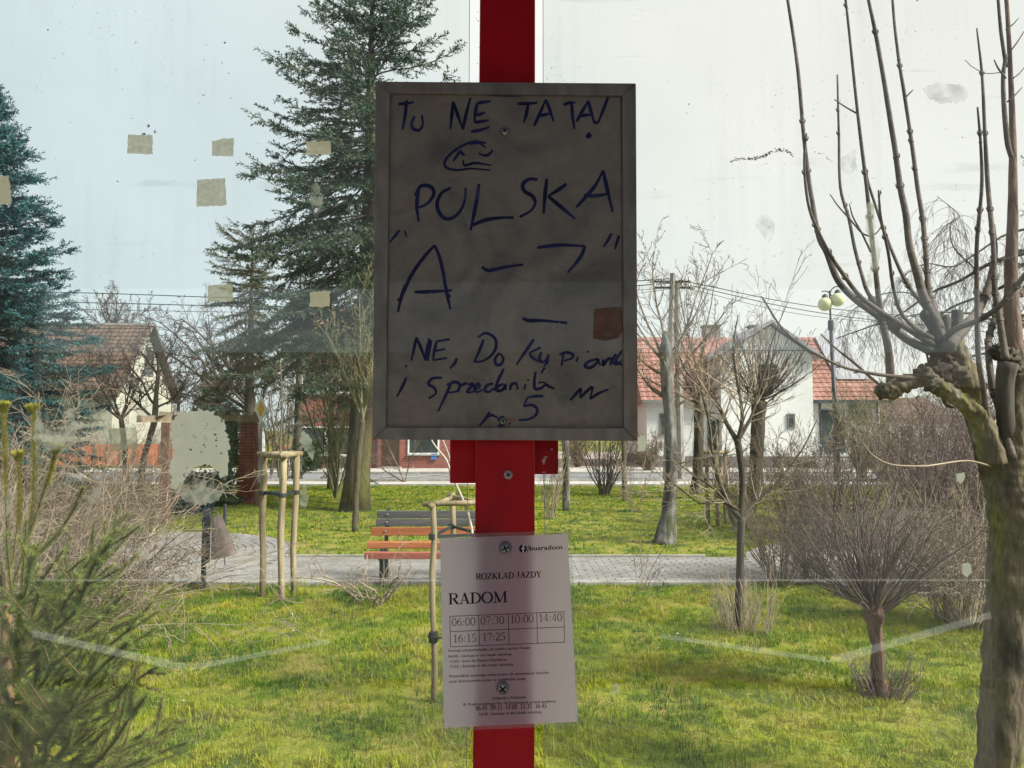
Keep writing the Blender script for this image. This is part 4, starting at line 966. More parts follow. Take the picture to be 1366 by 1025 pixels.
# pale sapling at the near stakes
t = thing('sapling', 'pale thin sapling tied between the nearest stakes left of the red pole', 'tree', (P(628, 700, 5.3).x, 5.3, 0))
mb = MB()
for q in ([(634, 925, 4), (634, 800, 4), (629, 705, 4), (610, 650, 3.4), (603, 640, 3), (596, 615, 3), (577, 590, 2.2), (566, 560, 1.6)], [(603, 640, 2.6), (600, 612, 2), (590, 585, 1.5)], [(603, 636, 2), (580, 634, 1.4), (545, 637, 1.2), (525, 633, .9)], [(562, 637, 1), (550, 622, .8)], [(598, 618, 2), (604, 600, 1.6), (596, 575, 1.2)]):
    limb(mb, q, 5.3, 6, 0.05)
mb.build('stem', M['twig_pale'], t, smooth=True)
t = thing('sapling', 'very thin sapling held inside the tall stakes near the litter bin', 'tree', (P(372, 700, 8.35).x, 8.35, 0))
mb = MB()
for q in ([(372, 792, 3), (373, 700, 3), (374, 600, 2.4), (376, 540, 1.8), (374, 480, 1.2)], [(373, 600, 1.5), (364, 560, 1), (362, 520, .8)]): limb(mb, q, 8.35, 6, 0.05)
mb.build('stem', M['twig_brown'], t, smooth=True)

# right side: lichened grey trunk
SPU = dict(SP_TREE, n=[1, 7, 5, 3], seg=[7, 5, 4, 3], ratio=[1, 0.5, 0.42, 0.4], ang=[0, 34, 38, 40], trop=[0.05, 0.12, 0.05, 0.02], wob=[0.09, 0.14, 0.17, 0.2], start=[0.15, 0.1, 0.1, 0], rmin=0.004)
bare_tree('lichened_tree', 'grey lichened tree trunk with pruned stubs, right of the sign beyond the path', 888, 12.3, 0, 0.1, 80, SPU, trunk=[(886, 722, 34), (890, 705, 25), (893, 670, 19), (896, 620, 16), (894, 560, 15), (890, 510, 17), (889, 475, 18), (888, 452, 11), (887, 442, 7)],
          starts=[((-0.3, 0, 1), 1.7, 0.025, (880, 470)), ((0.0, 0.3, 1), 1.9, 0.025, (888, 465)), ((0.35, 0, 1), 1.6, 0.02, (896, 470)), ((-1, 0.1, 0.6), 0.9, 0.05, (888, 530)), ((0.7, 0, 0.9), 1.4, 0.04, (896, 510)), ((-0.9, 0, 0.5), 1.0, 0.03, (884, 500)), ((0.9, 0, 0.35), 1.6, 0.025, (898, 545)), ((0.8, -.3, 0.1), 1.2, 0.02, (898, 620)), ((-.7, 0, 1), 1.5, 0.02, (882, 480)), ((.6, 0, 1), 1.9, 0.022, (896, 480))], m='twig_brown', bark='bark_grey')
bare_tree('bare_tree', 'dark bare tree with a crown of thin upright twigs behind the lichened trunk', 930, 21.5, 0, 0.1, 81, SPU, trunk=[(929, 655, 19), (931, 630, 14), (932, 580, 13), (933, 540, 13)], starts=fan(R_, 9, -60, 60, 2.2, 3.6, 0.06), m='twig_brown')
SPF = dict(SP_TREE, n=[1, 5, 4], seg=[7, 5, 3], ratio=[1, 0.4, 0.4], ang=[0, 24, 30], trop=[0.09, 0.12, 0.05], wob=[0.05, 0.1, 0.14], start=[0.15, 0.1, 0], rmin=0.004, tip=.3)
bare_tree('pollard_tree', 'pollarded tree with a dense dark broom of twigs left of the street lamp', 1008, 19.5, 0, 0.1, 82, dict(SPF, rmin=0.0045), trunk=[(1006, 668, 22), (1008, 640, 18), (1010, 590, 17), (1012, 550, 18), (1014, 535, 20)],
          starts=fan(R_, 46, -62, 78, 1.0, 2.3, 0.022)+[s_+((1012, 545),) for s_ in fan(R_, 22, -80, 85, 0.9, 1.9, 0.02)], m='twig_dark')
bare_tree('bare_tree', 'slender grey trunk rising behind the lower right corner of the sign', 755, 17.2, 0, 0.1, 83, SPU, trunk=[(756, 679, 11), (755, 640, 9), (754, 590, 9), (752, 540, 8)], starts=fan(R_, 5, -40, 40, 1.6, 2.4, 0.04), m='twig_brown', bark='bark_grey')
bare_tree('bare_tree', 'thin pole like young trunk right of the many stemmed shrub', 832, 19.5, 0, 0.1, 84, SPU, trunk=[(833, 668, 6), (832, 620, 5), (831, 560, 5)], starts=fan(R_, 4, -40, 40, 1.4, 2.2, 0.03), m='twig_brown', bark='bark_moss')
# middle forked small tree with basal sprouts
Y = 7.03; b = G(985, 835)
t = thing('forked_tree', 'small forked bare tree with a clump of upright sprouts round its foot', 'tree', (b.x, Y, 0)); mb = MB(); T = Twigs(); rng = random.Random(90)
ls = [[(984, 838, 13), (987, 780, 11), (988, 720, 10), (989, 690, 11)],
      [(989, 692, 10), (976, 678, 7), (964, 655, 6), (955, 625, 5), (950, 600, 4), (945, 560, 3), (935, 520, 2.2), (925, 470, 1.4)],
      [(988, 700, 9), (990, 640, 8), (986, 600, 9), (983, 586, 9)],
      [(984, 590, 8), (970, 566, 6), (962, 548, 5), (945, 525, 4), (918, 500, 3), (905, 470, 2), (898, 430, 1.5)],
      [(984, 590, 7), (990, 560, 5), (988, 535, 4), (982, 500, 3), (978, 460, 2), (985, 420, 1.3)],
      [(985, 588, 6), (1002, 556, 4), (1012, 525, 3.2), (1022, 490, 2.4), (1032, 450, 1.6), (1052, 400, 1)],
      [(988, 682, 5), (960, 668, 3.5), (935, 672, 2.6), (905, 650, 2), (885, 640, 1.2)], [(989, 690, 5), (1010, 668, 4), (1040, 640, 3), (1070, 600, 2), (1090, 560, 1.4)],
      [(975, 676, 4), (950, 650, 3), (920, 630, 2), (895, 610, 1.4)]]
for i, q in enumerate(ls):
    P3, R = limb(mb, q, Y, 8 if i < 3 else 6, seed=i, dY=(0.25 if i % 2 else -0.25) if i > 2 else 0)
    if i not in (0, 2):
        for k in range(2, len(P3)-1):
            if rng.random() < 0.75:
                d = (P3[k+1]-P3[k]).normalized(); cd = Quaternion(d.cross(rv(rng)).normalized(), math.radians(rng.uniform(30, 60))) @ d
                grow(T, rng, P3[k], cd, rng.uniform(0.25, 0.7), R[k]*0.5, 0, dict(SPU, n=[1, 4, 2], rmin=0.0022, trop=[.08, .05, 0]))
mb.build('trunk', M['bark_dark'], t, smooth=True); 
for k in range(110):
    a = rng.random()*6.28; r_ = rng.uniform(0.04, 0.30); p = V((b.x+math.cos(a)*r_, Y+math.sin(a)*r_, -0.02)); grow(T, rng, p, V((math.cos(a)*0.25, math.sin(a)*0.25, 1)), rng.uniform(0.25, 0.62), 0.0035, 0, dict(SPU, n=[1, 2], seg=[4, 2], ratio=[1, .35], rmin=0.0018, ang=[0, 25]))
T.build('crown', M['twig_tan'], t)

# broom headed willow in the right foreground
Y = 5.33; b = G(1172, 922)
t = thing('broom_willow', 'small willow on a short reddish stem with a wide broom of bare shoots', 'tree', (b.x, Y, 0)); mb = MB(); rng = random.Random(91)
limb(mb, [(1174, 930, 24), (1171, 905, 17), (1172, 870, 15), (1167, 838, 17), (1166, 820, 25), (1164, 806, 22)], Y, 18, 0.4, 3)
mb.build('trunk', mat('reddish willow bark', [(0.3, (0.10, 0.055, 0.04)), (0.7, (0.24, 0.14, 0.11))], 8, 0.9, 0.8, 40, stretch=(1, 1, 0.3), fine=50), t, smooth=True)
T = Twigs(); c_ = P(1166, 810, Y)
for k in range(125):
    f = k/125; ang = math.radians(rng.gauss(0, 38)); el = rng.uniform(-0.9, 0.9)
    d = V((math.sin(ang), el*math.cos(ang)*0.9, max(0.12, math.cos(ang))))
    L = rng.uniform(0.5, 1.3)*(1.0 if abs(ang) < 1 else 0.75)
    p = c_+V((math.sin(ang)*0.07, el*0.06, rng.uniform(-0.03, 0.04)))
    grow(T, rng, p, d, L, rng.uniform(0.0045, 0.0095), 0, dict(SPF, n=[1, 4, 1.5], seg=[7, 4, 2], ratio=[1, 0.45, 0.4], rmin=0.0018, trop=[0.06 if abs(ang) < 1 else 0.16, 0.05, 0], wob=[0.10, 0.13, 0.12], ang=[0, 24, 32]))
T.build('crown', M['twig_willow'], t); T = Twigs()
for k in range(130):
    a = rng.random()*6.28; r_ = rng.uniform(0.03, 0.17); p = V((b.x+math.cos(a)*r_, Y+math.sin(a)*r_, -0.02)); grow(T, rng, p, V((math.cos(a)*0.5, math.sin(a)*0.5, 1)), rng.uniform(0.08, 0.36), 0.003, 0, dict(SPF, n=[1, 2], seg=[4, 2], ratio=[1, .4], rmin=0.0016))
T.build('basal_sprouts', M['twig_willow'], t)

def shrub(name, label, base, n, L, spread, m, seed, r=0.006, sp=None, squash=1.0, group=None, rb=0.12, bend=0.05):
    rng = random.Random(seed); b = V(base); t = thing(name, label, 'shrub', tuple(b), group); T = Twigs()
    sp = dict(dict(SPU, n=[1, 6, 3], seg=[7, 5, 3], ratio=[1, 0.42, 0.4], ang=[0, 32, 40], rmin=0.0022, trop=[bend, 0.05, 0], wob=[0.09, 0.14, 0.18], tip=0.35), **(sp or {}))
    for _ in range(n):
        a = rng.random()*6.28; s_ = rng.random()**0.7*spread
        grow(T, rng, b+V((math.cos(a)*rb*rng.random(), math.sin(a)*rb*rng.random(), -0.02)), V((math.cos(a)*s_, math.sin(a)*s_*squash, 1)), L*rng.uniform(0.55, 1.1), r*rng.uniform(0.6, 1.2), 0, sp)
    T.build('branches', M[m], t); return t
gb = lambda px_, py_: tuple(G(px_, py_))
shrub('bare_shrub', 'rounded brown shrub right of the forked tree at the path edge', gb(1040, 782), 34, 1.35, 0.8, 'twig_brown', 101, 0.009)
shrub('bare_shrub', 'sparse grey shrub on the near path edge in the middle right', gb(855, 790), 7, 0.62, 0.9, 'twig_brown', 102, 0.005, dict(rmin=0.0022, n=[1, 4, 2]))
shrub('bare_shrub', 'many stemmed dark shrub on the far lawn below the sign corner', gb(806, 661), 22, 2.3, 0.55, 'twig_dark', 103, 0.028, dict(rmin=0.005, n=[1, 5, 3]))
shrub('bare_shrub', 'small tan shrub right of the many stemmed shrub on the far lawn', gb(846, 683), 9, 1.5, 0.45, 'twig_tan', 104, 0.011, dict(rmin=0.004))
shrub('bare_shrub', 'tan shrub close behind the red pole on the far lawn', gb(733, 692), 12, 1.5, 0.5, 'twig_tan', 105, 0.014, dict(rmin=0.0035))
shrub('bare_shrub', 'tall green grey shrub before the porch of the white house', (P(1150, 600, 28).x, 28, 0), 40, 3.6, 0.42, 'twig_olive', 106, 0.02, dict(rmin=0.006, n=[1, 8, 4]))
shrub('bare_shrub', 'mid brown bush spreading behind the broom willow', (P(1100, 700, 13).x, 13, 0), 44, 1.9, 0.9, 'twig_brown', 107, 0.011, dict(rmin=0.0035))
shrub('bare_shrub', 'brown bush between forked tree and broom willow beyond the path', (P(1050, 700, 15).x, 15, 0), 40, 1.8, 0.9, 'twig_brown', 108, 0.011, dict(rmin=0.004))
shrub('bare_shrub', 'russet bush behind the broom willow, left of the pollard trunk', (P(1200, 700, 11.5).x, 11.5, 0), 40, 1.7, 0.9, 'twig_brown', 109, 0.010, dict(rmin=0.003))
shrub('bare_shrub', 'dark tangled bush directly behind the right half of the broom willow', (P(1225, 700, 8.6).x, 8.6, 0), 42, 1.35, 0.8, 'twig_willow', 119, 0.008, dict(rmin=0.0026, n=[1, 8, 4]))
shrub('bare_shrub', 'dark tangled bush between forked tree and broom willow on the plaza edge', (P(1085, 700, 9.2).x, 9.2, 0), 32, 1.2, 0.85, 'twig_willow', 120, 0.008, dict(rmin=0.0026, n=[1, 8, 4]))
shrub('bare_shrub', 'thin brown bush behind the forked tree beyond the plaza', (P(985, 700, 14).x, 14, 0), 36, 1.5, 0.7, 'twig_brown', 121, 0.01, dict(rmin=0.004))
shrub('bare_shrub', 'tall dark bush behind the gap between willow and pollard trunk', (P(1310, 700, 9.0).x, 9.0, 0), 60, 2.1, 0.6, 'twig_willow', 122, 0.009, dict(rmin=0.0028, n=[1, 8, 4]))
shrub('bare_shrub', 'purple twigged bush left of the pollard trunk', (P(1285, 640, 12).x, 12, 0), 70, 2.4, 0.7, 'twig_purple', 110, 0.011, dict(rmin=0.0035, n=[1, 8, 4]))
shrub('bare_shrub', 'far purple twigged bush under the pollard arm', (P(1225, 640, 17).x, 17, 0), 50, 2.4, 0.8, 'twig_purple', 111, 0.013, dict(rmin=0.005))
shrub('bare_shrub', 'tall grey brown bush far behind the pollard arm', (P(1180, 640, 26).x, 26, 0), 45, 2.5, 0.8, 'twig_tan', 112, 0.02, dict(rmin=0.007))
shrub('bare_shrub', 'brown bush far right behind the near pollard trunk', (P(1345, 640, 16).x, 16, 0), 50, 2.6, 0.7, 'twig_brown', 113, 0.013, dict(rmin=0.005))
shrub('bare_shrub', 'bare dark bush in the yard right behind the sign', (P(770, 600, 36).x, 36, 0), 40, 2.6, 0.8, 'twig_brown', 114, 0.02, dict(rmin=0.009))
shrub('bare_shrub', 'low brown hedge plant before the white wall, left end', (P(865, 600, 33).x, 33, 0), 40, 1.8, 1.0, 'twig_brown', 115, 0.02, dict(rmin=0.009))
shrub('weeping_shrub', 'weeping tangle of thin stems left of the near pollard trunk', gb(1292, 838), 60, 1.5, 0.75, 'twig_tan', 116, 0.007, dict(trop=[-0.06, -0.1, -0.05], rmin=0.002, n=[1, 7, 3], ang=[0, 40, 40]), bend=-0.1)
shrub('weeping_shrub', 'darker upright stems beside the weeping tangle', gb(1265, 830), 40, 1.3, 0.55, 'twig_brown', 117, 0.007)
# crooked low shrub before the bench
shrub('crooked_shrub', 'low crooked pale branched shrub on the grass before the bench', gb(500, 806), 13, 0.85, 1.3, 'twig_tan', 118, 0.014, dict(wob=[0.32, 0.3, 0.25], n=[1, 6, 3], ang=[0, 55, 45], rmin=0.0025, trop=[0.06, 0.05, 0]), rb=0.2)
# tangle at left
for i, (px_, Yy, n, L, m, lb) in enumerate(((40, 6.4, 75, 1.9, 'twig_tan', 'nearest tan tangle of arching stems behind the young spruce'), (95, 7.2, 48, 1.5, 'twig_brown', 'reddish tangle of arching stems left of the litter bin'), (130, 7.6, 34, 1.1, 'twig_purple', 'right end of the reddish tangle, reaching toward the litter bin'),
                                 (60, 9.5, 60, 2.2, 'twig_brown', 'taller brown tangle of stems at the back of the left thicket'), (150, 12.5, 50, 2.0, 'twig_brown', 'back bush of the left thicket before the fence'), (-60, 8.0, 50, 2.4, 'twig_tan', 'tan thicket at the left picture edge below the blue spruce'))):
    shrub('thicket_shrub', lb, (P(px_, 600, Yy).x, Yy, 0), n, L, 1.1, m, 130+i, 0.008, dict(trop=[-0.05, -0.02, -0.02], wob=[0.12, 0.2, 0.22], n=[1, 8, 4], ang=[0, 42, 45], rmin=0.0024), group='shrubs of the left thicket', rb=0.5, bend=-0.05)

T = Twigs(); rng = random.Random(301)
for _ in range(150):
    x_, y_ = (rng.uniform(-34, 3), rng.uniform(50, 62)) if rng.random() < .75 else (rng.uniform(22, 48), rng.uniform(60, 75))
    grow(T, rng, V((x_, y_, 0)), V((rng.gauss(0, .2), rng.gauss(0, .2), 1)), rng.uniform(2.0, 4.2), 0.06, 0, dict(SPU, n=[1, 9, 5], seg=[6, 4, 3], ratio=[1, .5, .4], ang=[0, 38, 40], rmin=0.016))
g = T.build('distant_thicket', M['twig_brown']); tag(g, 'far bare scrub closing the view between and behind the houses', 'scrub', kind='stuff')
def pole_post(px_, Y, r, h, m, name, lb, cat):
    X = P(px_, 600, Y).x; o = MB().tube([(X, Y, -0.05), (X, Y, h)], [r, r*0.9], 8).build(name, m, org=(X, Y, 0)); tag(o, lb, cat)

# weeping birch behind the pollard
Y = 11.5; X = P(1440, 600, Y).x
t = thing('weeping_birch', 'weeping birch with curtains of thin hanging twigs behind the pollard tree', 'tree', (X, Y, 0)); mb = MB(); T = Twigs(); rng = random.Random(140)
limb(mb, [(1440, gy(Y)+5, 30), (1436, 600, 26), (1430, 450, 20), (1420, 300, 12), (1415, 180, 6)], Y, 12)
lim = [[(1425, 330, 8), (1366, 338, 6), (1320, 352, 5), (1280, 375, 4), (1240, 392, 3.4), (1200, 420, 2.6), (1160, 436, 2), (1115, 452, 1.4)],
       [(1425, 370, 7), (1366, 372, 5), (1318, 392, 4), (1270, 410, 3), (1240, 432, 2)], [(1425, 420, 6), (1345, 421, 4), (1290, 418, 3), (1245, 417, 2), (1195, 425, 1.4)],
       [(1425, 300, 5), (1350, 310, 3.6), (1300, 340, 2.6), (1270, 356, 2), (1235, 352, 1.5), (1205, 368, 1)], [(1300, 358, 2), (1272, 330, 1.6), (1268, 300, 1.2), (1280, 288, 1), (1250, 262, .7)],
       [(1425, 470, 5), (1330, 470, 3.5), (1280, 480, 2.5), (1230, 500, 1.8)], [(1240, 395, 2), (1190, 390, 1.5), (1150, 405, 1.2), (1120, 430, .8)]]
for i, q in enumerate(lim):
    P3, R = limb(mb, q, Y, 6, seed=i, dY=rng.uniform(-1.0, 1.0))
    for k in range(3, len(P3)):
        for _ in range(3):
            p = P3[k-1].lerp(P3[k], rng.random()); a = rng.random()*6.28
            grow(T, rng, p, V((math.cos(a), math.sin(a)*1.2, rng.uniform(-.5, .25))), rng.uniform(0.4, 1.15), 0.0035, 0, dict(SPU, n=[1, 5, 2], seg=[8, 5, 3], ratio=[1, .4, .35], trop=[-0.30, -0.22, -.1], wob=[.1, .14, .14], ang=[0, 35, 35], rmin=0.0019, tip=.5))
mb.build('trunk', M['bark_dark'], t, smooth=True); T.build('crown', M['twig_dark'], t)

# ---- near pollard tree at the right edge
Y = 3.75
t = thing('pollard_tree', 'near mossy pollard tree with knobbly heads and long upright shoots at the right edge', 'tree', (P(1338, 900, Y).x, Y, 0)); 
mb = MB()
limb(mb, [(1326, gy(Y)+12, 66), (1332, 1030, 54), (1338, 940, 52), (1346, 850, 56), (1352, 780, 60), (1355, 720, 62), (1352, 670, 64), (1350, 630, 62), (1353, 590, 50), (1360, 540, 36), (1364, 500, 20)], Y, 44, 0.15, 1, k=12)
limb(mb, [(1346, 690, 40), (1334, 640, 40), (1318, 595, 34), (1302, 545, 29), (1290, 505, 27), (1280, 478, 27), (1266, 455, 30), (1258, 440, 26)], Y, 30, 0.24, 2, k=10)
limb(mb, [(1326, 620, 30), (1312, 570, 27), (1294, 545, 23), (1272, 528, 20), (1250, 514, 22), (1236, 504, 22)], Y-0.08, 24, 0.36, 3, k=9)
limb(mb, [(1244, 506, 22), (1225, 507, 19), (1205, 513, 21), (1190, 521, 22), (1176, 523, 17), (1168, 520, 8)], Y-0.08, 22, 0.4, 4, k=8)
mb.build('trunk', M['bark_near'], t, smooth=True)
mb = MB(); limb(mb, [(1368, 700, 40), (1372, 600, 36), (1362, 520, 30), (1352, 450, 22), (1349, 373, 17), (1351, 285, 13), (1351, 183, 8.5), (1347, 73, 6), (1342, -10, 5), (1338, -80, 4)], Y+0.15, 20, 0.12, 5, k=8); mb.build('stem', mat('reddish brown stem bark', [(0.3, (0.09, 0.06, 0.05)), (0.55, (0.23, 0.155, 0.125)), (0.75, (0.17, 0.15, 0.07))], 7, 0.9, 0.7, 40, stretch=(1, 1, .3), fine=50), t, smooth=True)
kn = MB()                      # pollard heads: lumpy knobs and cut stumps
rng = random.Random(6)
def knob(px_, py_, w_, dy=0.0, seed=0):
    c_ = P(px_, py_, Y+dy); r_ = w_/2000*Y; n1, n2 = 18, 24; base = len(kn.v)
    for i in range(n1+1):
        for j in range(n2):
            a, b_ = math.pi*i/n1, 6.2832*j/n2; d = V((math.sin(a)*math.cos(b_), math.sin(a)*math.sin(b_), math.cos(a)))
            kn.v.append(c_+d*r_*(1+0.8*noise.noise(d*2.4+V((seed*5.1, 0, 0)))+0.35*noise.noise(d*6.5+V((seed*5.1, 3, 0)))))
    for i in range(n1):
        for j in range(n2): kn.f.append((base+i*n2+j, base+(i+1)*n2+j, base+(i+1)*n2+(j+1) % n2, base+i*n2+(j+1) % n2))
for i, (a, b_, w_, dy) in enumerate(((1258, 455, 38, 0), (1256, 475, 30, -.02), (1250, 498, 34, -.05), (1270, 500, 34, -.04), (1232, 500, 24, -.1), (1240, 510, 22, -.12), (1262, 437, 26, 0), (1345, 478, 30, .1), (1352, 492, 26, .1), (1330, 470, 22, .1), (1285, 506, 24, .0), (1178, 522, 20, -.08))): knob(a, b_, w_*0.88, dy, i)
kn.build('pollard_head', M['bark_dark'], t, smooth=True)
for q in ([(1252, 448, 15), (1243, 432, 15), (1234, 420, 14), (1230, 417, 12)], [(1262, 445, 12), (1262, 428, 12), (1260, 420, 10)], [(1272, 450, 14), (1276, 430, 14), (1277, 414, 13)], [(1280, 446, 6), (1282, 428, 5), (1283, 414, 4)], [(1250, 490, 16), (1249, 478, 16), (1248, 470, 13)], [(1345, 600, 22), (1340, 520, 22), (1345, 485, 24)], [(1330, 620, 9), (1330, 600, 9), (1329, 585, 8)]):
    s_ = MB(); limb(s_, q, Y-0.03, 10, 0.2, k=3); s_.build('cut_stump', M['bark_dark'] if q[0][0] != 1330 else M['twig_pale'], t, smooth=True)
sh = [
 [(1244, 470, 12), (1209, 452, 11), (1171, 421, 10.5), (1138, 397, 9.5), (1117, 373, 8.5), (1103, 338, 7.5), (1092, 316, 6.8), (1084, 272, 6), (1079, 240, 5.6), (1072, 180, 5.2), (1064, 90, 4.6), (1050, -5, 4), (1040, -60, 3)],
 [(1244, 460, 10), (1209, 437, 9), (1176, 417, 7.5), (1147, 395, 6.5), (1125, 366, 5.6), (1110, 344, 5), (1095, 316, 4.5), (1080, 280, 4), (1074, 240, 3.6), (1073, 205, 3), (1076, 178, 2)],
 [(1200, 440, 7), (1176, 415, 6), (1158, 391, 5.4), (1149, 364, 5), (1140, 331, 4.6), (1132, 290, 4.4), (1121, 250, 4), (1119, 180, 3.4), (1117, 100, 2.4)],
 [(1188, 516, 12), (1186, 474, 10.5), (1180, 443, 9.5), (1174, 412, 8), (1169, 371, 7), (1163, 316, 6), (1156, 250, 5.2), (1144, 150, 4.4), (1133, 45, 3.6), (1127, -10, 3)],
 [(1246, 425, 6.5), (1229, 404, 5.6), (1209, 377, 5), (1191, 338, 4.5), (1176, 298, 4), (1160, 250, 3.4), (1155, 225, 2.6)],
 [(1244, 452, 7), (1220, 437, 6), (1202, 417, 5.2), (1192, 386, 4.6), (1185, 338, 4.2), (1175, 290, 3.6), (1172, 254, 2.6)],
 [(1256, 455, 17), (1247, 430, 15), (1235, 404, 12.5), (1223, 364, 10.5), (1213, 327, 9.5), (1209, 290, 8.8), (1201, 250, 8), (1194, 200, 7.2), (1186, 150, 6.6), (1178, 100, 6), (1168, 45, 5.2), (1157, -8, 4.6), (1148, -60, 4)],
 [(1254, 440, 14), (1244, 410, 11), (1238, 380, 7.5), (1235, 338, 6.6), (1231, 294, 6.2), (1224, 250, 5.8), (1216, 190, 5.2), (1207, 130, 4.8), (1199, 80, 4.2), (1193, 30, 3.8), (1190, -10, 3.4)],
 [(1342, 640, 9), (1322, 580, 8), (1312, 520, 7.4), (1305, 474, 7), (1303, 393, 6.2), (1303, 327, 5.5), (1307, 283, 5), (1310, 240, 4.4), (1308, 190, 3.8), (1304, 143, 2.6)],
 [(1342, 480, 10), (1338, 456, 8.6), (1331, 410, 7.6), (1327, 382, 7), (1325, 327, 6.6), (1318, 250, 6), (1314, 180, 4.8), (1310, 100, 3.6), (1303, 38, 2)],
 [(1262, 465, 18), (1286, 437, 16), (1303, 417, 12), (1319, 382, 10), (1327, 338, 7), (1325, 300, 5)],
 [(1260, 452, 9), (1275, 439, 8.5), (1308, 426, 8), (1336, 406, 7.5), (1368, 366, 7), (1400, 320, 6)],
 [(1352, 612, 9), (1340, 570, 8.6), (1325, 520, 8.5), (1319, 475, 8.5), (1320, 448, 8.5), (1332, 419, 8), (1368, 386, 7.5), (1410, 350, 7)],
 [(1236, 506, 6), (1200, 503, 5.2), (1160, 498, 4.6), (1120, 488, 4), (1078, 466, 3.4), (1045, 440, 2.8), (1020, 402, 2.2), (1016, 396, 1.6)],
 [(1186, 524, 4.4), (1165, 507, 3.8), (1140, 485, 3.2), (1115, 465, 2.6), (1095, 446, 1.8)],
 [(1322, 622, 3), (1290, 615, 2.6), (1250, 620, 2.4), (1230, 622, 2.2), (1190, 620, 2), (1165, 608, 1.6), (1152, 592, 1.2)],
 [(1239, 520, 4.6), (1254, 520, 4.6), (1258, 532, 4.6), (1263, 541, 4.4), (1273, 543, 4), (1279, 536, 3)],
 [(1240, 500, 3.5), (1238, 480, 3), (1233, 462, 2.6), (1229, 450, 2)],
 [(1342, 73, 5), (1338, 110, 5.5), (1343, 183, 7), (1349, 210, 6)], [(1342, 90, 5), (1335, 40, 4.4), (1331, -8, 4)],
 [(1345, 620, 5), (1366, 572, 5), (1400, 552, 5)],]
side_t = [[(1144, 152, 2.6), (1128, 143, 2), (1113, 133, 1.4)], [(1163, 316, 2.6), (1150, 311, 2.4), (1134, 293, 2.2), (1118, 275, 1.8), (1107, 259, 1.2)], [(1163, 316, 2), (1172, 308, 1.8), (1177, 298, 1.2)], [(1162, 337, 3), (1150, 312, 2.6), (1138, 290, 2.2), (1133, 272, 1.4)],
          [(1206, 133, 2.4), (1212, 126, 2), (1218, 120, 1.4)], [(1071, 152, 2), (1069, 140, 1.5), (1068, 138, 1)], [(1342, 40, 2), (1352, 32, 1.6), (1359, 24, 1)], [(1347, 70, 2.2), (1358, 55, 1.8), (1366, 42, 1.2)], [(1342, 105, 3), (1332, 92, 2.4), (1326, 80, 1.6)], [(1351, 105, 2), (1360, 98, 1.6), (1368, 88, 1)], [(1344, 136, 2.4), (1356, 125, 1.8), (1364, 116, 1)], [(1335, 97, 1.4), (1315, 98, 1.1), (1298, 90, .9), (1287, 80, .7)]]
for i, q in enumerate(sh+side_t):
    mb = MB(); dY = [0.35, -0.3, 0.5, -0.15, 0.3, -0.45, 0.1, 0.4, -0.3, 0.25][i % 10] if i < len(sh) else 0
    base_y = Y-(0.05 if i < 10 else 0.1)
    if i in (17, 18, 19, 20): base_y += 0.1; dY = 0
    P3, R = limb(mb, q, base_y, 8, 0.10, i, k=5, dY=dY if i < len(sh) else [0.0][0])
    if i < 14:                 # buds in pairs along the shoots
        rr = random.Random(i)
        for k in [kk for kk in range(6, len(P3)-1) if rr.random() < 0.17]:
            d = (P3[min(k+1, len(P3)-1)]-P3[k-1]).normalized(); s_ = d.cross(V((0, 1, 0))).normalized()
            for sg_ in (-1, 1):
                if rr.random() < 0.75: mb.tube([P3[k]+s_*sg_*R[k]*0.7, P3[k]+s_*sg_*(R[k]+0.006)+d*0.012, P3[k]+s_*sg_*(R[k]+0.003)+d*0.024], [R[k]*0.5+0.002, 0.0035, 0.001], 5)
            mb.tube([P3[k]-d*0.004, P3[k]+d*0.004], [R[k]*1.15]*2, 8)
    mb.build('shoot', M['shoot'] if i != 15 else M['twig_tan'], t, smooth=True)
# ---- young spruce in the left foreground
def needle_template(rng, L, n, nl, nw, ang=48):
    vs, fs = [], []
    for i in range(n):
        x = L*(i+rng.random())/n; a = rng.random()*6.283; an = math.radians(ang+rng.uniform(-12, 12))
        o = V((0, math.cos(a), math.sin(a))); d = V((math.cos(an), 0, 0))+o*math.sin(an); l = nl*rng.uniform(0.75, 1.15)
        s_ = d.cross(o).normalized()*nw/2; p = V((x, 0, 0))+o*0.002; b = len(vs)
        vs += [tuple(p-s_), tuple(p+s_), tuple(p+d*l*0.55+s_), tuple(p+d*l)]
        fs += [(b, b+1, b+2), (b, b+2, b+3)]
    return np.array(vs), np.array(fs)
Y = 2.55; X = P(9, 900, Y).x
t = thing('young_spruce', 'young spruce in the left foreground with yellow green tips', 'tree', (X, Y, 0)); rng = random.Random(200)
SL = 0.05; sg_ = Scatter([needle_template(rng, SL, 105, 0.017, 0.0014) for _ in range(6)]); sy_ = Scatter([needle_template(rng, SL, 190, 0.021, 0.0016) for _ in range(4)])
T = Twigs(); mb = MB()
limb(mb, [(10, 1320, 30), (9, 1100, 22), (8, 900, 15), (9, 800, 11), (11, 760, 9)], Y, 12, 0.15)
mb.build('trunk', M['sprucebark'], t, smooth=True)
def needle_line(pts, sc, r0, r1):
    for a, b in zip(pts, pts[1:]):
        L = (b-a).length; n = max(1, round(L/SL)); d = (b-a).normalized()
        T.seg(a, b, r0, r1)
        for i in range(n): sc.put(rng.randrange(4), a.lerp(b, i/n), rot_to(d, rng.random()*6.28), (L/n/SL, 1, 1))
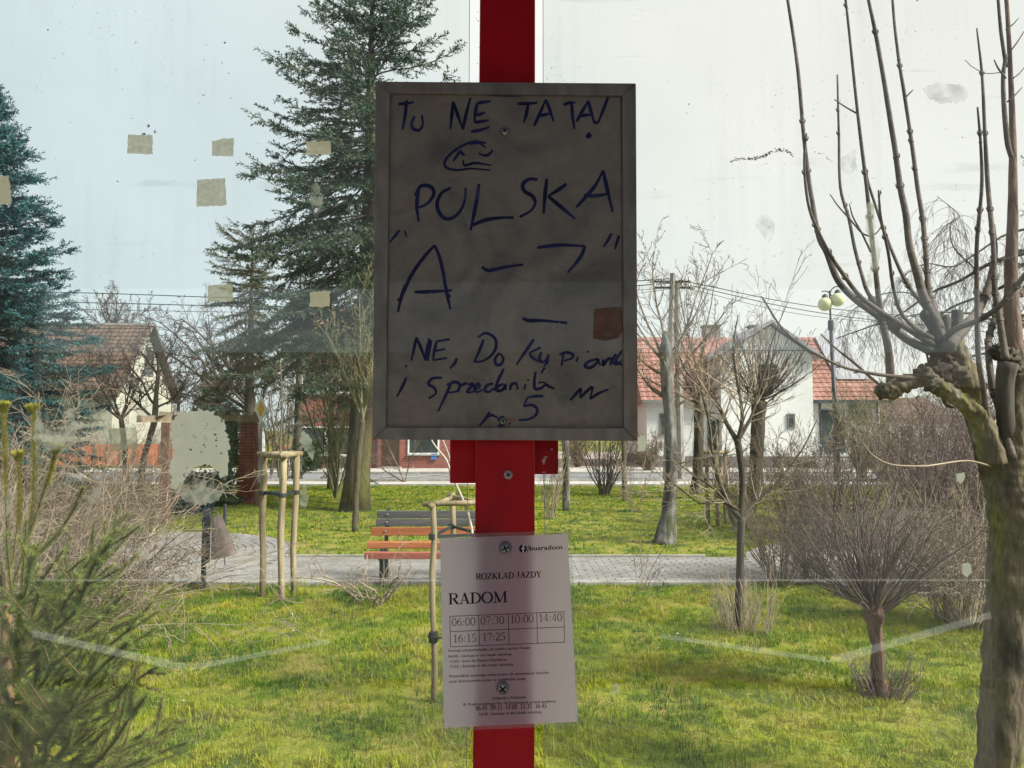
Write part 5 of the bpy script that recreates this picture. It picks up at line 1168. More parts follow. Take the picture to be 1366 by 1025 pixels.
for q, y_only in (([(11, 770, 0), (10, 700, 0), (8, 640, 0), (6, 590, 0), (5, 545, 0)], 1), ([(14, 790, 0), (34, 730, 0), (44, 670, 0), (46, 600, 0), (45, 548, 0)], 1), ([(8, 800, 0), (22, 720, 0), (26, 660, 0), (24, 610, 0)], 1), ([(38, 720, 0), (58, 660, 0), (70, 620, 0), (74, 600, 0)], 1), ([(5, 800, 0), (-8, 700, 0), (-14, 600, 0)], 1), ([(30, 760, 0), (70, 720, 0), (98, 680, 0), (112, 650, 0)], 0)):
    c = [P(v[0], v[1], Y+(0.02 if y_only else .1)) for v in catmull(q, 4)]
    k = len(c)*2//5 if y_only else len(c)
    needle_line(c[:k+1], sg_, 0.005, 0.004)
    if y_only:
        needle_line(c[k:], sy_, 0.004, 0.003)
        tipp = c[-1]
        for _ in range(9): sy_.put(rng.randrange(4), tipp-V((0, 0, 0.015)), rot_to((rng.gauss(0, .35), rng.gauss(0, .35), 1), 0), 0.7)
br = []
for i in range(42):
    z0 = rng.uniform(800, 1230); 
    ty = z0-rng.uniform(40, 165); tx = rng.uniform(70, 235)*(0.65+0.35*min(1, (z0-760)/260)); dY = rng.uniform(-0.75, 0.5)
    br.append((z0, tx, ty, dY))
br += [(960, 216, 885, -0.1), (1030, 248, 988, -.2), (900, 165, 790, 0), (870, 92, 772, 0.1), (1080, 238, 960, .1), (1000, 150, 846, -.05)]
for z0, tx, ty, dY in br:
    a = P(9, z0, Y); e_ = P(tx, ty, Y+dY); L = (e_-a).length; n = max(4, int(L/0.1)); pts = [a]
    for i in range(1, n+1):
        f = i/n; p = a.lerp(e_, f); p.z -= 0.10*L*math.sin(math.pi*f)*0.9; p += rv(rng)*0.006; pts.append(p)
    needle_line(pts[1:], sg_, 0.0045, 0.0025); T.seg(pts[0], pts[1], 0.007, 0.005)
    for i in range(1, n):
        d = (pts[i+1]-pts[i]).normalized()
        for _ in range(2):
            f = i/n; l = L*0.42*(1.08-f)*rng.uniform(0.5, 1.1)+0.03
            ax = d.cross(rv(rng)).normalized(); cd = Quaternion(ax, math.radians(rng.uniform(32, 52))) @ d; cd = (cd+V((0, 0, 0.12))).normalized()
            p0 = pts[i].lerp(pts[i+1], rng.random()); p1 = p0+cd*l*0.5; p2 = p1+(cd+V((0, 0, 0.10))).normalized()*l*0.5
            needle_line([p0, p1, p2], sg_, 0.0028, 0.0016)
for _ in range(10):            # boughs off to the left so the tree is whole
    a = P(9, rng.uniform(800, 1200), Y); an = rng.uniform(1.8, 4.5); e_ = a+V((math.cos(an)*0.5, math.sin(an)*0.5, 0.15)); needle_line([a, a.lerp(e_, .5), e_], sg_, 0.005, 0.003)
T.build('twigs', M['sprucebark'], t); sg_.build('needles', M['needles'], t); sy_.build('tip_needles', M['needles_y'], t, label='yellow green needles of the upright tips')
# ------------------------------------------------------------------ bus shelter, seen from inside
YG = 0.945                                  # glass plane
def frame_bar(mb, px0, px1, Ya, Yb, ztop, zbot): pass
sheet('shelter_floor', M['floor'], -2.3, 2.3, -1.6, 1.15, 0.03, 2, 2)
sheet('sidewalk', M['pave_dark'], -40, 40, -3.6, 1.18, 0.0, 2, 2)
sheet('bus_street', M['asphalt2'], -60, 60, -12, -3.74, -0.03, 2, 2)
sheet('far_sidewalk', M['asphalt2'], -60, 60, -30, -11.98, -0.026, 2, 2)
MB().bbox((-40, -3.74, -0.1), (40, -3.6, 0.06)).build('street_kerb', M['asphalt2'], kind='structure')
# white zigzag of the bus bay and edge line (seen mirrored in the glass)
def mir(px, py):
    g_ = G(px, py); return V((g_.x, 2*YG-g_.y, -0.024))
zz = [(-330, 850), (0, 832), (125, 860), (250, 888), (340, 870), (440, 852)]
def stripe(mb, pts, w_):
    for a, b in zip(pts, pts[1:]):
        d = (b-a).normalized(); n_ = V((-d.y, d.x, 0))*w_/2; e_ = d*0.0; mb.poly([a-n_-e_, b-n_+e_, b+n_+e_, a+n_-e_])
mb = MB()
for q in (((-330, 900), (0, 832), (250, 888), (440, 852)), ((880, 845), (1110, 878), (1366, 805), (1700, 900))): 
    v = [mir(*a) for a in q]; stripe(mb, v, 0.14)
mb.build('bus_bay_marking', M['paint'], kind='structure')
mb = MB(); e0 = mir(683, 772).y; mb.poly([(-30, e0-0.06, -0.022), (30, e0-0.06, -0.022), (30, e0+0.06, -0.022), (-30, e0+0.06, -0.022)]); mb.build('lane_marking', M['paint'], kind='structure')
hd = MB(); rr = random.Random(2)
leafy = Scatter([spray_template(rr, .3, 14, .14, .07) for _ in range(4)])  # unseen hedge, added so the horizon mirrored in the glass is not plain
for _ in range(2600): leafy.put(rr.randrange(4), (rr.uniform(-16, 16), rr.uniform(-17.6, -16.6), rr.uniform(0, 1.5)), rot_to(rv(rr)+V((0, 0.6, .6)), rr.random()*6), rr.uniform(.8, 1.4))
g = leafy.build('hedge', M['thuja']); tag(g, 'unseen green hedge behind the viewer, added to break up the mirrored horizon', 'hedge', kind='stuff')

oh = thing('added_reflection_house', 'unseen low brown house behind the viewer, added to darken reflections in the glass', 'house', (-1, -22, 0))  # unseen house, added to dim the bright sky mirrored in the panes
MB().bbox((-17, -27, 0), (15, -21, 3.1)).build('wall', mat('brown render', (0.17, 0.14, 0.11), 1, 0.9, world=True), oh)
MB().prism([(-17.4, -27.5, 3.1), (-17.4, -20.5, 3.1), (-17.4, -24, 4.5)], (32.8, 0, 0)).build('roof', M['tilebrown'], oh)
for wx in (-14, -9, -4, 1, 6, 11):
    wf = MB().bbox((wx-0.75, -20.98, 1.0), (wx+0.75, -20.93, 2.5)).build('window', M['white'], oh); MB().bbox((wx-0.65, -20.925, 1.1), (wx+0.65, -20.915, 2.4)).build('pane', M['pane'], wf)
sh_ = thing('bus_shelter', 'red framed bus shelter with dirty clear glass panes around the viewer', 'bus shelter', (0, 0.9, 0))
# main pole
def pxx(px, py, Y): return P(px, py, Y).x
poleL, poleR = 634.0, 713.5
Yp0 = 0.893
tL, tR, bL, bR = P(640, 0, Yp0), P(714, 0, Yp0), P(630.5, 1025, Yp0), P(713, 1025, Yp0)
tl = tL+(tL-bL)*0.25; tr = tR+(tR-bR)*0.25; bl = bL-(tL-bL)*1.0; br = bR-(tR-bR)*1.0
k_ = bl.z/ (tl.z-bl.z); bl = bl-(tl-bl)*k_; br = br-(tr-br)*(br.z/(tr.z-br.z))
dpt = V((0, 0.04, 0))
pole = MB().add([bl, br, br+dpt, bl+dpt, tl, tr, tr+dpt, tl+dpt], [(3, 2, 1, 0), (4, 5, 6, 7), (0, 1, 5, 4), (1, 2, 6, 5), (2, 3, 7, 6), (3, 0, 4, 7)]).build('pole', M['red'], sh_)
bv_ = pole.modifiers.new('b', 'BEVEL'); bv_.width = 0.004; bv_.segments = 3
# clamp plates behind the pole
a, b = P(600, 647, YG-0.008), P(745, 590, YG-0.008)
a2, b2 = P(640, 633.5, YG-0.008), P(745, 560, YG-0.008)
def plate(px0, py0, px1, py1, Y0, Y1, parent=sh_, name='clamp_plate', m='red'):
    p0, p1 = P(px0, py1, Y0), P(px1, py0, Y0)
    o = MB().bbox((p0.x, Y0, p0.z), (p1.x, Y1, p1.z)).build(name, M[m], parent); bv = o.modifiers.new('b', 'BEVEL'); bv.width = 0.0015; bv.segments = 2; return o
plate(600, 520, 645, 645, YG-0.012, YG-0.0015); pr_ = plate(700, 520, 744.5, 633, YG-0.012, YG-0.0015)
plate(600, 520, 645, 643, YG+0.0075, YG+0.013); plate(700, 520, 744, 632, YG+0.0075, YG+0.013)
ch = MB()
def flat_px(mb, pts, Y): mb.poly([P(x_, y_, Y) for x_, y_ in pts][::-1])
flat_px(ch, [(722, 615), (725, 612), (727, 609), (730, 609), (728, 613), (727, 617), (725, 621), (724, 617)], YG-0.0124)
flat_px(ch, [(735, 599), (737, 598), (737, 601), (735, 601)], YG-0.0124); flat_px(ch, [(723, 630), (728, 629), (728, 631), (723, 631)], YG-0.0124)
ch.build('paint_chips', M['chip'], pr_, kind='stuff')
pc2 = MB(); rr = random.Random(41)
for _ in range(26):
    x_, y_ = rr.choice((rr.gauss(637, 2.5), rr.gauss(709, 2.5), rr.uniform(640, 706))), rr.choice((rr.uniform(0, 105), rr.uniform(600, 712), rr.uniform(975, 1025)))
    if not 634 < x_ < 711: continue
    s_ = rr.uniform(0.3, 0.9); n_ = 7
    pc2.poly([P(x_+math.cos(6.283*i/n_)*s_*rr.uniform(.5, 1.3), y_+math.sin(6.283*i/n_)*s_*rr.uniform(.7, 2.2), Yp0-0.0003) for i in range(n_)])
pc2.build('pole_chips', mat('dark chips', (0.12, 0.05, 0.045), 50, 0.8), pole, kind='stuff')
def screw(px, py, Y, parent, d=16, m='steel', tilt=0.5):
    c_ = P(px, py, Y); r_ = d/2000*Y
    o = MB().lathe([(r_, 0), (r_*0.96, r_*0.25), (r_*0.75, r_*0.55), (r_*0.4, r_*0.72), (0.0005, r_*0.78)], c_, 24, axis=V((0, -1, 0))).build('screw', M[m], parent, smooth=True)
    cr_ = MB()
    for k in range(2):
        a = tilt+k*math.pi/2; u_ = V((math.cos(a), 0, math.sin(a))); v_ = V((-math.sin(a), 0, math.cos(a)))
        cr_.prism([c_+u_*r_*0.55*s1+v_*r_*0.14*s2+V((0, -r_*0.70-0.0001*k, 0)) for s1, s2 in ((-1, -1), (1, -1), (1, 1), (-1, 1))], (0, -r_*0.12, 0))
    cr_.build('cross_recess', M['hole'], o) if parent is None or parent.parent is None else None
    return o
screw(678, 633.5, Yp0, sh_, 12, 'chip')

# panes
def glass_mat(name, haze, seed):
    m = bpy.data.materials.new(name); m.use_nodes = True; n = m.node_tree; n.nodes.clear(); L = n.links.new
    o = n.nodes.new('ShaderNodeOutputMaterial')
    tr_ = n.nodes.new('ShaderNodeBsdfTransparent'); tr_.inputs[0].default_value = (0.965, 0.985, 0.98, 1)
    gl = n.nodes.new('ShaderNodeBsdfGlossy'); gl.inputs['Roughness'].default_value = 0.015
    fr = n.nodes.new('ShaderNodeFresnel'); fr.inputs[0].default_value = 1.52
    gb = n.nodes.new('ShaderNodeNewGeometry'); mi = n.nodes.new('ShaderNodeMapRange'); mi.inputs['To Min'].default_value = 1.52; mi.inputs['To Max'].default_value = 1/1.52
    L(gb.outputs['Backfacing'], mi.inputs['Value']); L(mi.outputs[0], fr.inputs[0])
    m1 = n.nodes.new('ShaderNodeMixShader'); L(fr.outputs[0], m1.inputs[0]); L(tr_.outputs[0], m1.inputs[1]); L(gl.outputs[0], m1.inputs[2])
    g = n.nodes.new('ShaderNodeNewGeometry')
    df = n.nodes.new('ShaderNodeBsdfDiffuse'); df.inputs[0].default_value = (0.5, 0.5, 0.46, 1); tl_ = n.nodes.new('ShaderNodeBsdfTranslucent'); tl_.inputs[0].default_value = (0.5, 0.51, 0.48, 1)
    dm = n.nodes.new('ShaderNodeMixShader'); dm.inputs[0].default_value = 0.55; L(df.outputs[0], dm.inputs[1]); L(tl_.outputs[0], dm.inputs[2])
    def nz(scale, lo, hi, v, st=(1, 1, 1)):
        mp = n.nodes.new('ShaderNodeMapping'); mp.inputs['Scale'].default_value = st; mp.inputs['Location'].default_value = (seed, 0, seed*2); L(g.outputs['Position'], mp.inputs[0])
        z = n.nodes.new('ShaderNodeTexNoise'); z.inputs['Scale'].default_value = scale; z.inputs['Detail'].default_value = 4; L(mp.outputs[0], z.inputs['Vector'])
        r = n.nodes.new('ShaderNodeMapRange'); r.inputs['From Min'].default_value = lo; r.inputs['From Max'].default_value = hi; r.inputs['To Min'].default_value = 0; r.inputs['To Max'].default_value = v
        L(z.outputs[0], r.inputs['Value']); return r.outputs[0]
    def add(a, b_):
        q = n.nodes.new('ShaderNodeMath'); q.operation = 'ADD'; q.use_clamp = True; L(a, q.inputs[0]); L(b_, q.inputs[1]); return q.outputs[0]
    def mul(a, b_):
        q = n.nodes.new('ShaderNodeMath'); q.operation = 'MULTIPLY'; L(a, q.inputs[0]); L(b_, q.inputs[1]); return q.outputs[0]
    film = nz(4.5, 0.35, 0.75, haze, (1, 1, 0.6)); 
    streak = mul(nz(60, 0.5, 0.75, 0.05, (1, 1, 0.05)), nz(6, 0.4, 0.6, 1))
    scr = mul(nz(45, 0.60, 0.66, 0.10, (0.08, 1, 1)), nz(9, 0.5, 0.62, 1))
    f1 = add(add(film, streak), scr)
    m2 = n.nodes.new('ShaderNodeMixShader'); L(f1, m2.inputs[0]); L(m1.outputs[0], m2.inputs[1]); L(dm.outputs[0], m2.inputs[2])
    spk = add(mul(nz(210, 0.69, 0.75, 0.5), nz(6, 0.5, 0.62, 1)), mul(nz(420, 0.69, 0.74, 0.4), nz(9, 0.47, 0.6, 1)))
    dk = n.nodes.new('ShaderNodeBsdfDiffuse'); dk.inputs[0].default_value = (0.22, 0.2, 0.17, 1)
    m3 = n.nodes.new('ShaderNodeMixShader'); L(spk, m3.inputs[0]); L(m2.outputs[0], m3.inputs[1]); L(dk.outputs[0], m3.inputs[2])
    L(m3.outputs[0], o.inputs[0]); return m
M['glassL'] = glass_mat('dirty shelter glass', 0.06, 3.0); M['glassR'] = glass_mat('cleaner shelter glass', 0.045, 9.0)
M['glassedge'] = mat('glass edge', (0.45, 0.55, 0.52), 5, 0.3)
gt, gb_ = 2.62, 0.25
xLt, xLb = P(627, 0, YG).x, P(621, 1025, YG).x; xR = P(726, 500, YG).x
xe_L = (xLt+xLb)/2
paneL = MB().bbox((-2.25, YG, gb_), (xe_L, YG+0.006, gt)).build('glass_pane', M['glassL'], sh_)
paneR = MB().bbox((xR, YG, gb_), (2.25, YG+0.006, gt)).build('glass_pane', M['glassR'], sh_)
MB().bbox((xe_L+0.0001, YG+0.0005, gb_), (xe_L+0.0006, YG+0.0055, gt)).build('glass_edge', M['glassedge'], paneL)
MB().bbox((xR-0.0006, YG+0.0005, gb_), (xR-0.0001, YG+0.0055, gt)).build('glass_edge', M['glassedge'], paneR)
# roof, side walls and front posts (behind the viewer, they show in the reflections)
roof = MB().bbox((-2.35, -1.6, 2.66), (2.35, 1.25, 2.72)).build('roof', M['roofsheet'], sh_)
rb_ = MB()
for x_ in (-2.2, 2.2):
    rb_.bbox((x_-0.035, -1.55, 0), (x_+0.035, -1.48, 2.655)); rb_.bbox((x_-0.035, YG-0.05, 0), (x_+0.035, YG-0.004, 2.655))
rb_.bbox((-2.16, -1.56, 2.50), (2.16, -1.50, 2.655)); rb_.build('frame', M['roofpanel'], sh_)
MB().bbox((-2.21, -1.47, 0.2), (-2.19, YG-0.06, 2.6)).build('side_panel', M['roofpanel'], sh_)
MB().bbox((2.19, -1.47, 0.2), (2.21, YG-0.06, 2.6)).build('side_panel', M['roofpanel'], sh_)

# ------------------------------------------------------------------ scraps and dirt stuck to the glass
def film_mat(name, col, lo, hi, alpha, scale=120, transl=0.96, seed=0):
    m = bpy.data.materials.new(name); m.use_nodes = True; n = m.node_tree; n.nodes.clear(); L = n.links.new
    o = n.nodes.new('ShaderNodeOutputMaterial'); g = n.nodes.new('ShaderNodeNewGeometry')
    z = n.nodes.new('ShaderNodeTexNoise'); z.inputs['Scale'].default_value = scale; z.inputs['Detail'].default_value = 6; L(g.outputs['Position'], z.inputs['Vector'])
    cr_ = ramp(n, [(0.35, tuple(c*(0.93 if col[0] > 0.9 else 0.75) for c in col)), (0.65, col)]); L(z.outputs[0], cr_.inputs[0])
    d = n.nodes.new('ShaderNodeBsdfDiffuse'); t_ = n.nodes.new('ShaderNodeBsdfTranslucent'); L(cr_.outputs[0], d.inputs[0]); L(cr_.outputs[0], t_.inputs[0])
    a = n.nodes.new('ShaderNodeMixShader'); a.inputs[0].default_value = transl; L(d.outputs[0], a.inputs[1]); L(t_.outputs[0], a.inputs[2])
    tr_ = n.nodes.new('ShaderNodeBsdfTransparent'); b_ = n.nodes.new('ShaderNodeMixShader')
    z2 = n.nodes.new('ShaderNodeTexNoise'); z2.inputs['Scale'].default_value = scale*0.6; z2.inputs['Detail'].default_value = 7; z2.inputs['Distortion'].default_value = 0.6
    mp = n.nodes.new('ShaderNodeMapping'); mp.inputs['Location'].default_value = (seed, 0, 0); L(g.outputs['Position'], mp.inputs[0]); L(mp.outputs[0], z2.inputs['Vector'])
    r = n.nodes.new('ShaderNodeMapRange'); r.inputs['From Min'].default_value = lo; r.inputs['From Max'].default_value = hi; r.inputs['To Max'].default_value = alpha
    L(z2.outputs[0], r.inputs['Value']); L(r.outputs[0], b_.inputs[0]); L(tr_.outputs[0], b_.inputs[1]); L(a.outputs[0], b_.inputs[2]); L(b_.outputs[0], o.inputs[0]); return m
tan_m = film_mat('yellowed adhesive', (0.88, 0.82, 0.64), 0.0, 0.30, 0.80, 160)
tan2 = film_mat('pale adhesive', (0.98, 0.89, 0.74), 0.0, 0.3, 0.85, 160)
white_m = film_mat('white glue remains', (1.0, 0.97, 0.91), 0.22, 0.36, 0.96, 55)
wisp = film_mat('thin white smear', (0.98, 0.97, 0.93), 0.38, 0.62, 0.75, 60, seed=3)
faint = film_mat('faint grey smear', (0.45, 0.45, 0.45), 0.35, 0.7, 0.35, 90, 0.5, seed=5)
dirt = film_mat('dark dirt flecks', (0.10, 0.10, 0.09), 0.36, 0.46, 0.85, 260, 0.1, seed=7)
def scrap(name, label, pts, m, cat, rough=1.2, group=None, seed=0, Y=None, th=0.0006):
    Y = Y or (YG-0.0022-0.00005*seed)
    rr = random.Random(seed*13+1); q = []
    for (x0, y0), (x1, y1) in zip(pts, pts[1:]+pts[:1]):
        L = math.hypot(x1-x0, y1-y0); n = max(1, int(L/3))
        for i in range(n): f = i/n; q.append((x0+(x1-x0)*f+rr.gauss(0, rough*0.5), y0+(y1-y0)*f+rr.gauss(0, rough*0.5)))
    w3 = [P(x_, y_, Y) for x_, y_ in q]; c_ = sum(w3, V((0, 0, 0)))/len(w3)
    from mathutils.geometry import tessellate_polygon
    tris = tessellate_polygon([[V((p[0], p[1], 0)) for p in q]]); n_ = len(w3)
    mbq = MB(); mbq.add(w3, [tuple(t3) for t3 in tris])
    o = mbq.build(name, m, org=tuple(c_)); tag(o, label, cat, group); return o
R4 = lambda x0, y0, x1, y1: [(x0, y0), (x1, y0), (x1, y1), (x0, y1)]
gp = 'adhesive pads left on the glass'
sd_ = [0]
def pad(pts, label, m=tan_m, **k): sd_[0] += 1; scrap('adhesive_pad', label, pts, m, 'adhesive pad', 0.9, gp, sd_[0], **k)
pad([(170, 180), (203, 180), (204, 206), (170, 205)], 'leftmost beige adhesive pad high on the left glass')
pad([(283, 189), (297, 185), (312, 185), (311, 209), (283, 208)], 'small beige adhesive pad just above the largest pad')
pad([(263, 240), (300, 238), (302, 274), (262, 276)], 'largest square yellowish adhesive pad on the left glass')
pad([(409, 189), (441, 188), (442, 207), (408, 206)], 'pale adhesive pad over the spruce branches, left of the sign top', tan2)
pad([(277, 381), (310, 379), (311, 402), (277, 403)], 'beige adhesive pad level with the overhead cables'); pad([(413, 390), (440, 388), (440, 409), (413, 410)], 'whitish adhesive pad over the spruce, low left of the sign', tan2)
pad([(145, 573), (182, 570), (184, 598), (147, 603)], 'translucent pale pad in front of the orange fence', film_mat('milky pad', (0.6, 0.62, 0.5), 0.1, 0.6, 0.8, 60))
pad([(-6, 236), (12, 234), (15, 272), (-6, 274)], 'cream adhesive pad cut by the left edge of the view', tan2)
gs = 'white glue smears on the glass'
def smear(pts, label, m=wisp, r=2.2): sd_[0] += 1; scrap('glue_smear', label, pts, m, 'glue smear', r, gs, sd_[0])
smear([(229, 562), (240, 551), (262, 547), (284, 550), (298, 562), (305, 585), (305, 612), (303, 632), (297, 640), (290, 628), (280, 622), (268, 620), (256, 624), (246, 634), (240, 650), (230, 652), (226, 625), (232, 605), (226, 585)], 'big white torn paper remnant between the pergola pillars', white_m, 3)
smear([(232, 650), (246, 634), (268, 640), (290, 640), (300, 632), (304, 650), (290, 668), (268, 676), (245, 668)], 'wispy lower fringe under the big white remnant')
smear([(182, 545), (200, 535), (222, 538), (234, 552), (226, 562), (206, 560), (188, 560)], 'faint lilac smear left above the big white remnant', faint)
smear([(50, 548), (72, 552), (98, 546), (102, 575), (100, 600), (75, 604), (48, 600), (44, 575)], 'cloudy smear in front of the brown roofed house foot', wisp, 3)
smear([(110, 692), (116, 670), (126, 652), (136, 646), (136, 662), (126, 676), (116, 688)], 'slanting white smear over the left thicket')
smear([(398, 668), (403, 650), (407, 647), (412, 662), (411, 676), (404, 683)], 'drop shaped white smear right of the tall stakes')
smear([(400, 590), (404, 576), (412, 580), (420, 600), (416, 614), (408, 604)], 'thin white smear left of the mossy trunk')
smear([(1284, 752), (1294, 751), (1297, 764), (1290, 771), (1283, 765)], 'small bright white spot over the weeping shrub', white_m, 1)
smear([(1276, 632), (1286, 630), (1287, 640), (1281, 646), (1275, 641)], 'tiny white spot over the purple bush', white_m, 1)
smear([(817, 914), (823, 911), (825, 922), (820, 930), (816, 924)], 'small pale spot low over the lawn right of the timetable')
smear([(850, 586), (859, 580), (862, 590), (860, 603), (850, 602)], 'pale smear touching the lower right sign corner', white_m, 1.5)
smear([(1159, 268), (1166, 276), (1168, 305), (1174, 335), (1172, 362), (1162, 384), (1155, 380), (1162, 350), (1158, 318), (1154, 290)], 'streaky white smear across the pollard shoots')
smear([(415, 246), (422, 244), (431, 262), (430, 282), (418, 290), (414, 270)], 'faint white smear over the spruce crown')
smear([(1232, 118), (1248, 110), (1282, 112), (1295, 124), (1286, 136), (1256, 139), (1238, 132)], 'soft grey smudge on the sky, upper right', faint)
smear([(1004, 298), (1020, 286), (1031, 291), (1034, 304), (1030, 318), (1023, 328), (1018, 314)], 'faint grey patch on the sky under the dark streak', faint, 1)
smear([(1121, 212), (1141, 198), (1142, 226), (1132, 233), (1122, 226)], 'torn grey patch beside the pollard shoots', faint, 1.5)
smear([(8, 655), (16, 650), (17, 680), (8, 690)], 'small white smear over the young spruce leader')
mb = MB(); rr = random.Random(17)
def fleck(px, py, s, Y=YG-0.0012): 
    n = rr.randint(5, 8); a0 = rr.random(); mb.poly([P(px+math.cos(6.283*(a0+i/n))*s*rr.uniform(.5, 1.2), py-math.sin(-6.283*(a0+i/n))*s*rr.uniform(.4, .8), Y) for i in range(n)][::-1])
cv = catmull([(976, 216), (985, 212), (1002, 212), (1018, 209), (1026, 204), (1040, 200), (1048, 201), (1058, 208)], 12)
for i, c_ in enumerate(cv):
    for _ in range(5 if 20 < i < 66 else 2): fleck(c_[0]+rr.gauss(0, 1.0), c_[1]+rr.gauss(0, 1.1), rr.uniform(0.5, 1.5))
for c_ in catmull([(1085, 204), (1098, 206), (1104, 211), (1110, 215)], 8): fleck(c_[0]+rr.gauss(0, 1), c_[1]+rr.gauss(0, 1), rr.uniform(.5, 1.1))
for x_, y_, s_ in ((198, 168, 4), (207, 176, 3.4), (192, 179, 3), (300, 57, 2.6), (275, 60, 1.2), (272, 80, 1.1), (296, 84, 1.3), (305, 98, 1.5), (271, 127, 1.6), (308, 131, 1.4), (176, 158, 1.3), (64, 40, 1.6), (85, 72, 1.2), (72, 78, 1.2), (260, 214, 1.3), (181, 284, 1.4), (157, 242, 1.6), (919, 139, 1.6), (916, 151, 1.2)): fleck(x_, y_, s_)
for _ in range(34): fleck(rr.gauss(268, 20), rr.gauss(592, 22), abs(rr.gauss(0, .8))+.4, YG-0.0042)
for x_, y_ in ((272, 594), (274, 597), (254, 600), (286, 572), (287, 580), (288, 588), (296, 562)): fleck(x_, y_, 2.2, YG-0.0042)
for _ in range(420):
    x_, y_ = rr.uniform(-60, 1430), rr.uniform(-30, 600)
    if noise.noise(V((x_*0.012, y_*0.012, 4)))+0.4*noise.noise(V((x_*0.05, y_*0.05, 8))) < 0.12: continue
    if 622 < x_ < 732: continue
    fleck(x_, y_, abs(rr.gauss(0, 0.55))+0.35)
o = mb.build('dirt_flecks', dirt); tag(o, 'dark flecks of dirt and a crumbly dark streak stuck on the glass', 'dirt', kind='stuff')

# ------------------------------------------------------------------ notice board on the pole
YS = 0.862
sb = thing('notice_board', 'weathered grey metal framed board covered in dark blue handwriting, fixed to the red pole', 'sign', tuple(P(674, 588, YS+0.01)))
c4 = {'tl': (500.5, 108.5), 'tr': (848.5, 111), 'br': (851, 588.5), 'bl': (497, 586.5)}
i4 = {'tl': (520, 124), 'tr': (830, 127), 'br': (832, 571), 'bl': (515, 570)}
def slab(pts, Y0, Y1):
    f = [P(x_, y_, Y0) for x_, y_ in pts]; return MB().prism([f[0], f[1], f[2], f[3]], (0, Y1-Y0, 0))
fr = []
for a, b in (('tl', 'tr'), ('tr', 'br'), ('br', 'bl'), ('bl', 'tl')):
    sgm = slab([c4[a], c4[b], i4[b], i4[a]], YS-0.004*0.6, YS+0.018).build('frame_rail', M['signframe'], sb); bv = sgm.modifiers.new('b', 'BEVEL'); bv.width = 0.0012; bv.segments = 2
k4 = [(518.5, 122.5), (831.5, 125.5), (833.5, 572.5), (513.5, 571.5)]
panel = slab(k4, YS+0.003, YS+0.015).build('panel', M['signpanel'], sb)
YI = YS+0.0027
ink = MB(); nst = [0]
def ribbon(mb, pts, w_, Y, taper=True, smooth=True):
    q = catmull(pts, 5) if smooth and len(pts) > 2 else [np.array(p, float) for p in pts]
    n = len(q); Lq, Rq = [], []
    for i in range(n):
        t_ = q[min(i+1, n-1)]-q[max(i-1, 0)]; l = math.hypot(*t_) or 1; nx, ny = -t_[1]/l, t_[0]/l
        f = i/(n-1); ww = 1.22*w_*(0.62+0.38*math.sin(math.pi*min(1, f*1.15+0.05)))/2 if taper else w_/2
        Lq.append((q[i][0]+nx*ww, q[i][1]+ny*ww)); Rq.append((q[i][0]-nx*ww, q[i][1]-ny*ww))
    b = len(mb.v); nst[0] += 1; Yc = Y-0.000008*(nst[0] % 40)
    mb.v.extend([P(*p, Yc) for p in Lq]+[P(*p, Yc) for p in Rq])
    mb.f.extend([(b+i, b+i+1, b+n+i+1, b+n+i) for i in range(n-1)])
def S4(pts, w_=3.4, o=(460, 80)): ribbon(ink, [(o[0]+x_/3.252, o[1]+y_/3.252) for x_, y_ in pts], w_, YI)
def S5(pts, w_=3.0): S4(pts, w_, (460, 380))
for q in ([(232, 192), (262, 190), (300, 184)], [(268, 175), (262, 240), (250, 303)], [(303, 245), (290, 275), (298, 300), (322, 305), (338, 280), (334, 240)],
          [(470, 180), (464, 240), (458, 300)], [(470, 182), (490, 240), (512, 303)], [(512, 303), (525, 240), (545, 165)], [(572, 190), (600, 184), (632, 180)], [(575, 188), (566, 230), (562, 272)], [(566, 240), (588, 236), (608, 228)], [(562, 272), (590, 268), (625, 262)], [(548, 312), (585, 305), (628, 292)],
          [(748, 190), (790, 190), (836, 186)], [(796, 190), (786, 240), (776, 272)], [(820, 288), (845, 235), (872, 172)], [(872, 172), (890, 220), (906, 268)], [(842, 244), (868, 238), (898, 232)],
          [(948, 196), (975, 186), (1000, 186)], [(984, 188), (988, 245), (996, 300)], [(1005, 268), (1032, 220), (1056, 178)], [(1056, 178), (1068, 225), (1082, 272)], [(1020, 244), (1048, 240), (1078, 236)], [(1142, 162), (1122, 215), (1098, 275)], [(1095, 276), (1085, 270), (1080, 262)]): S4(q, 3.8)
S4([(1050, 322), (1058, 328), (1068, 322)], 7)
for q in ([(612, 362), (560, 354), (500, 378), (452, 415), (432, 448), (445, 470), (490, 478), (545, 472), (600, 476), (632, 478)], [(470, 440), (500, 400), (520, 415)], [(498, 392), (512, 415)], [(642, 392), (622, 412), (600, 414), (580, 404)], [(512, 436), (520, 458), (560, 448), (600, 452), (636, 458)], [(540, 366), (580, 360), (610, 380)]): S4(q, 3.0)
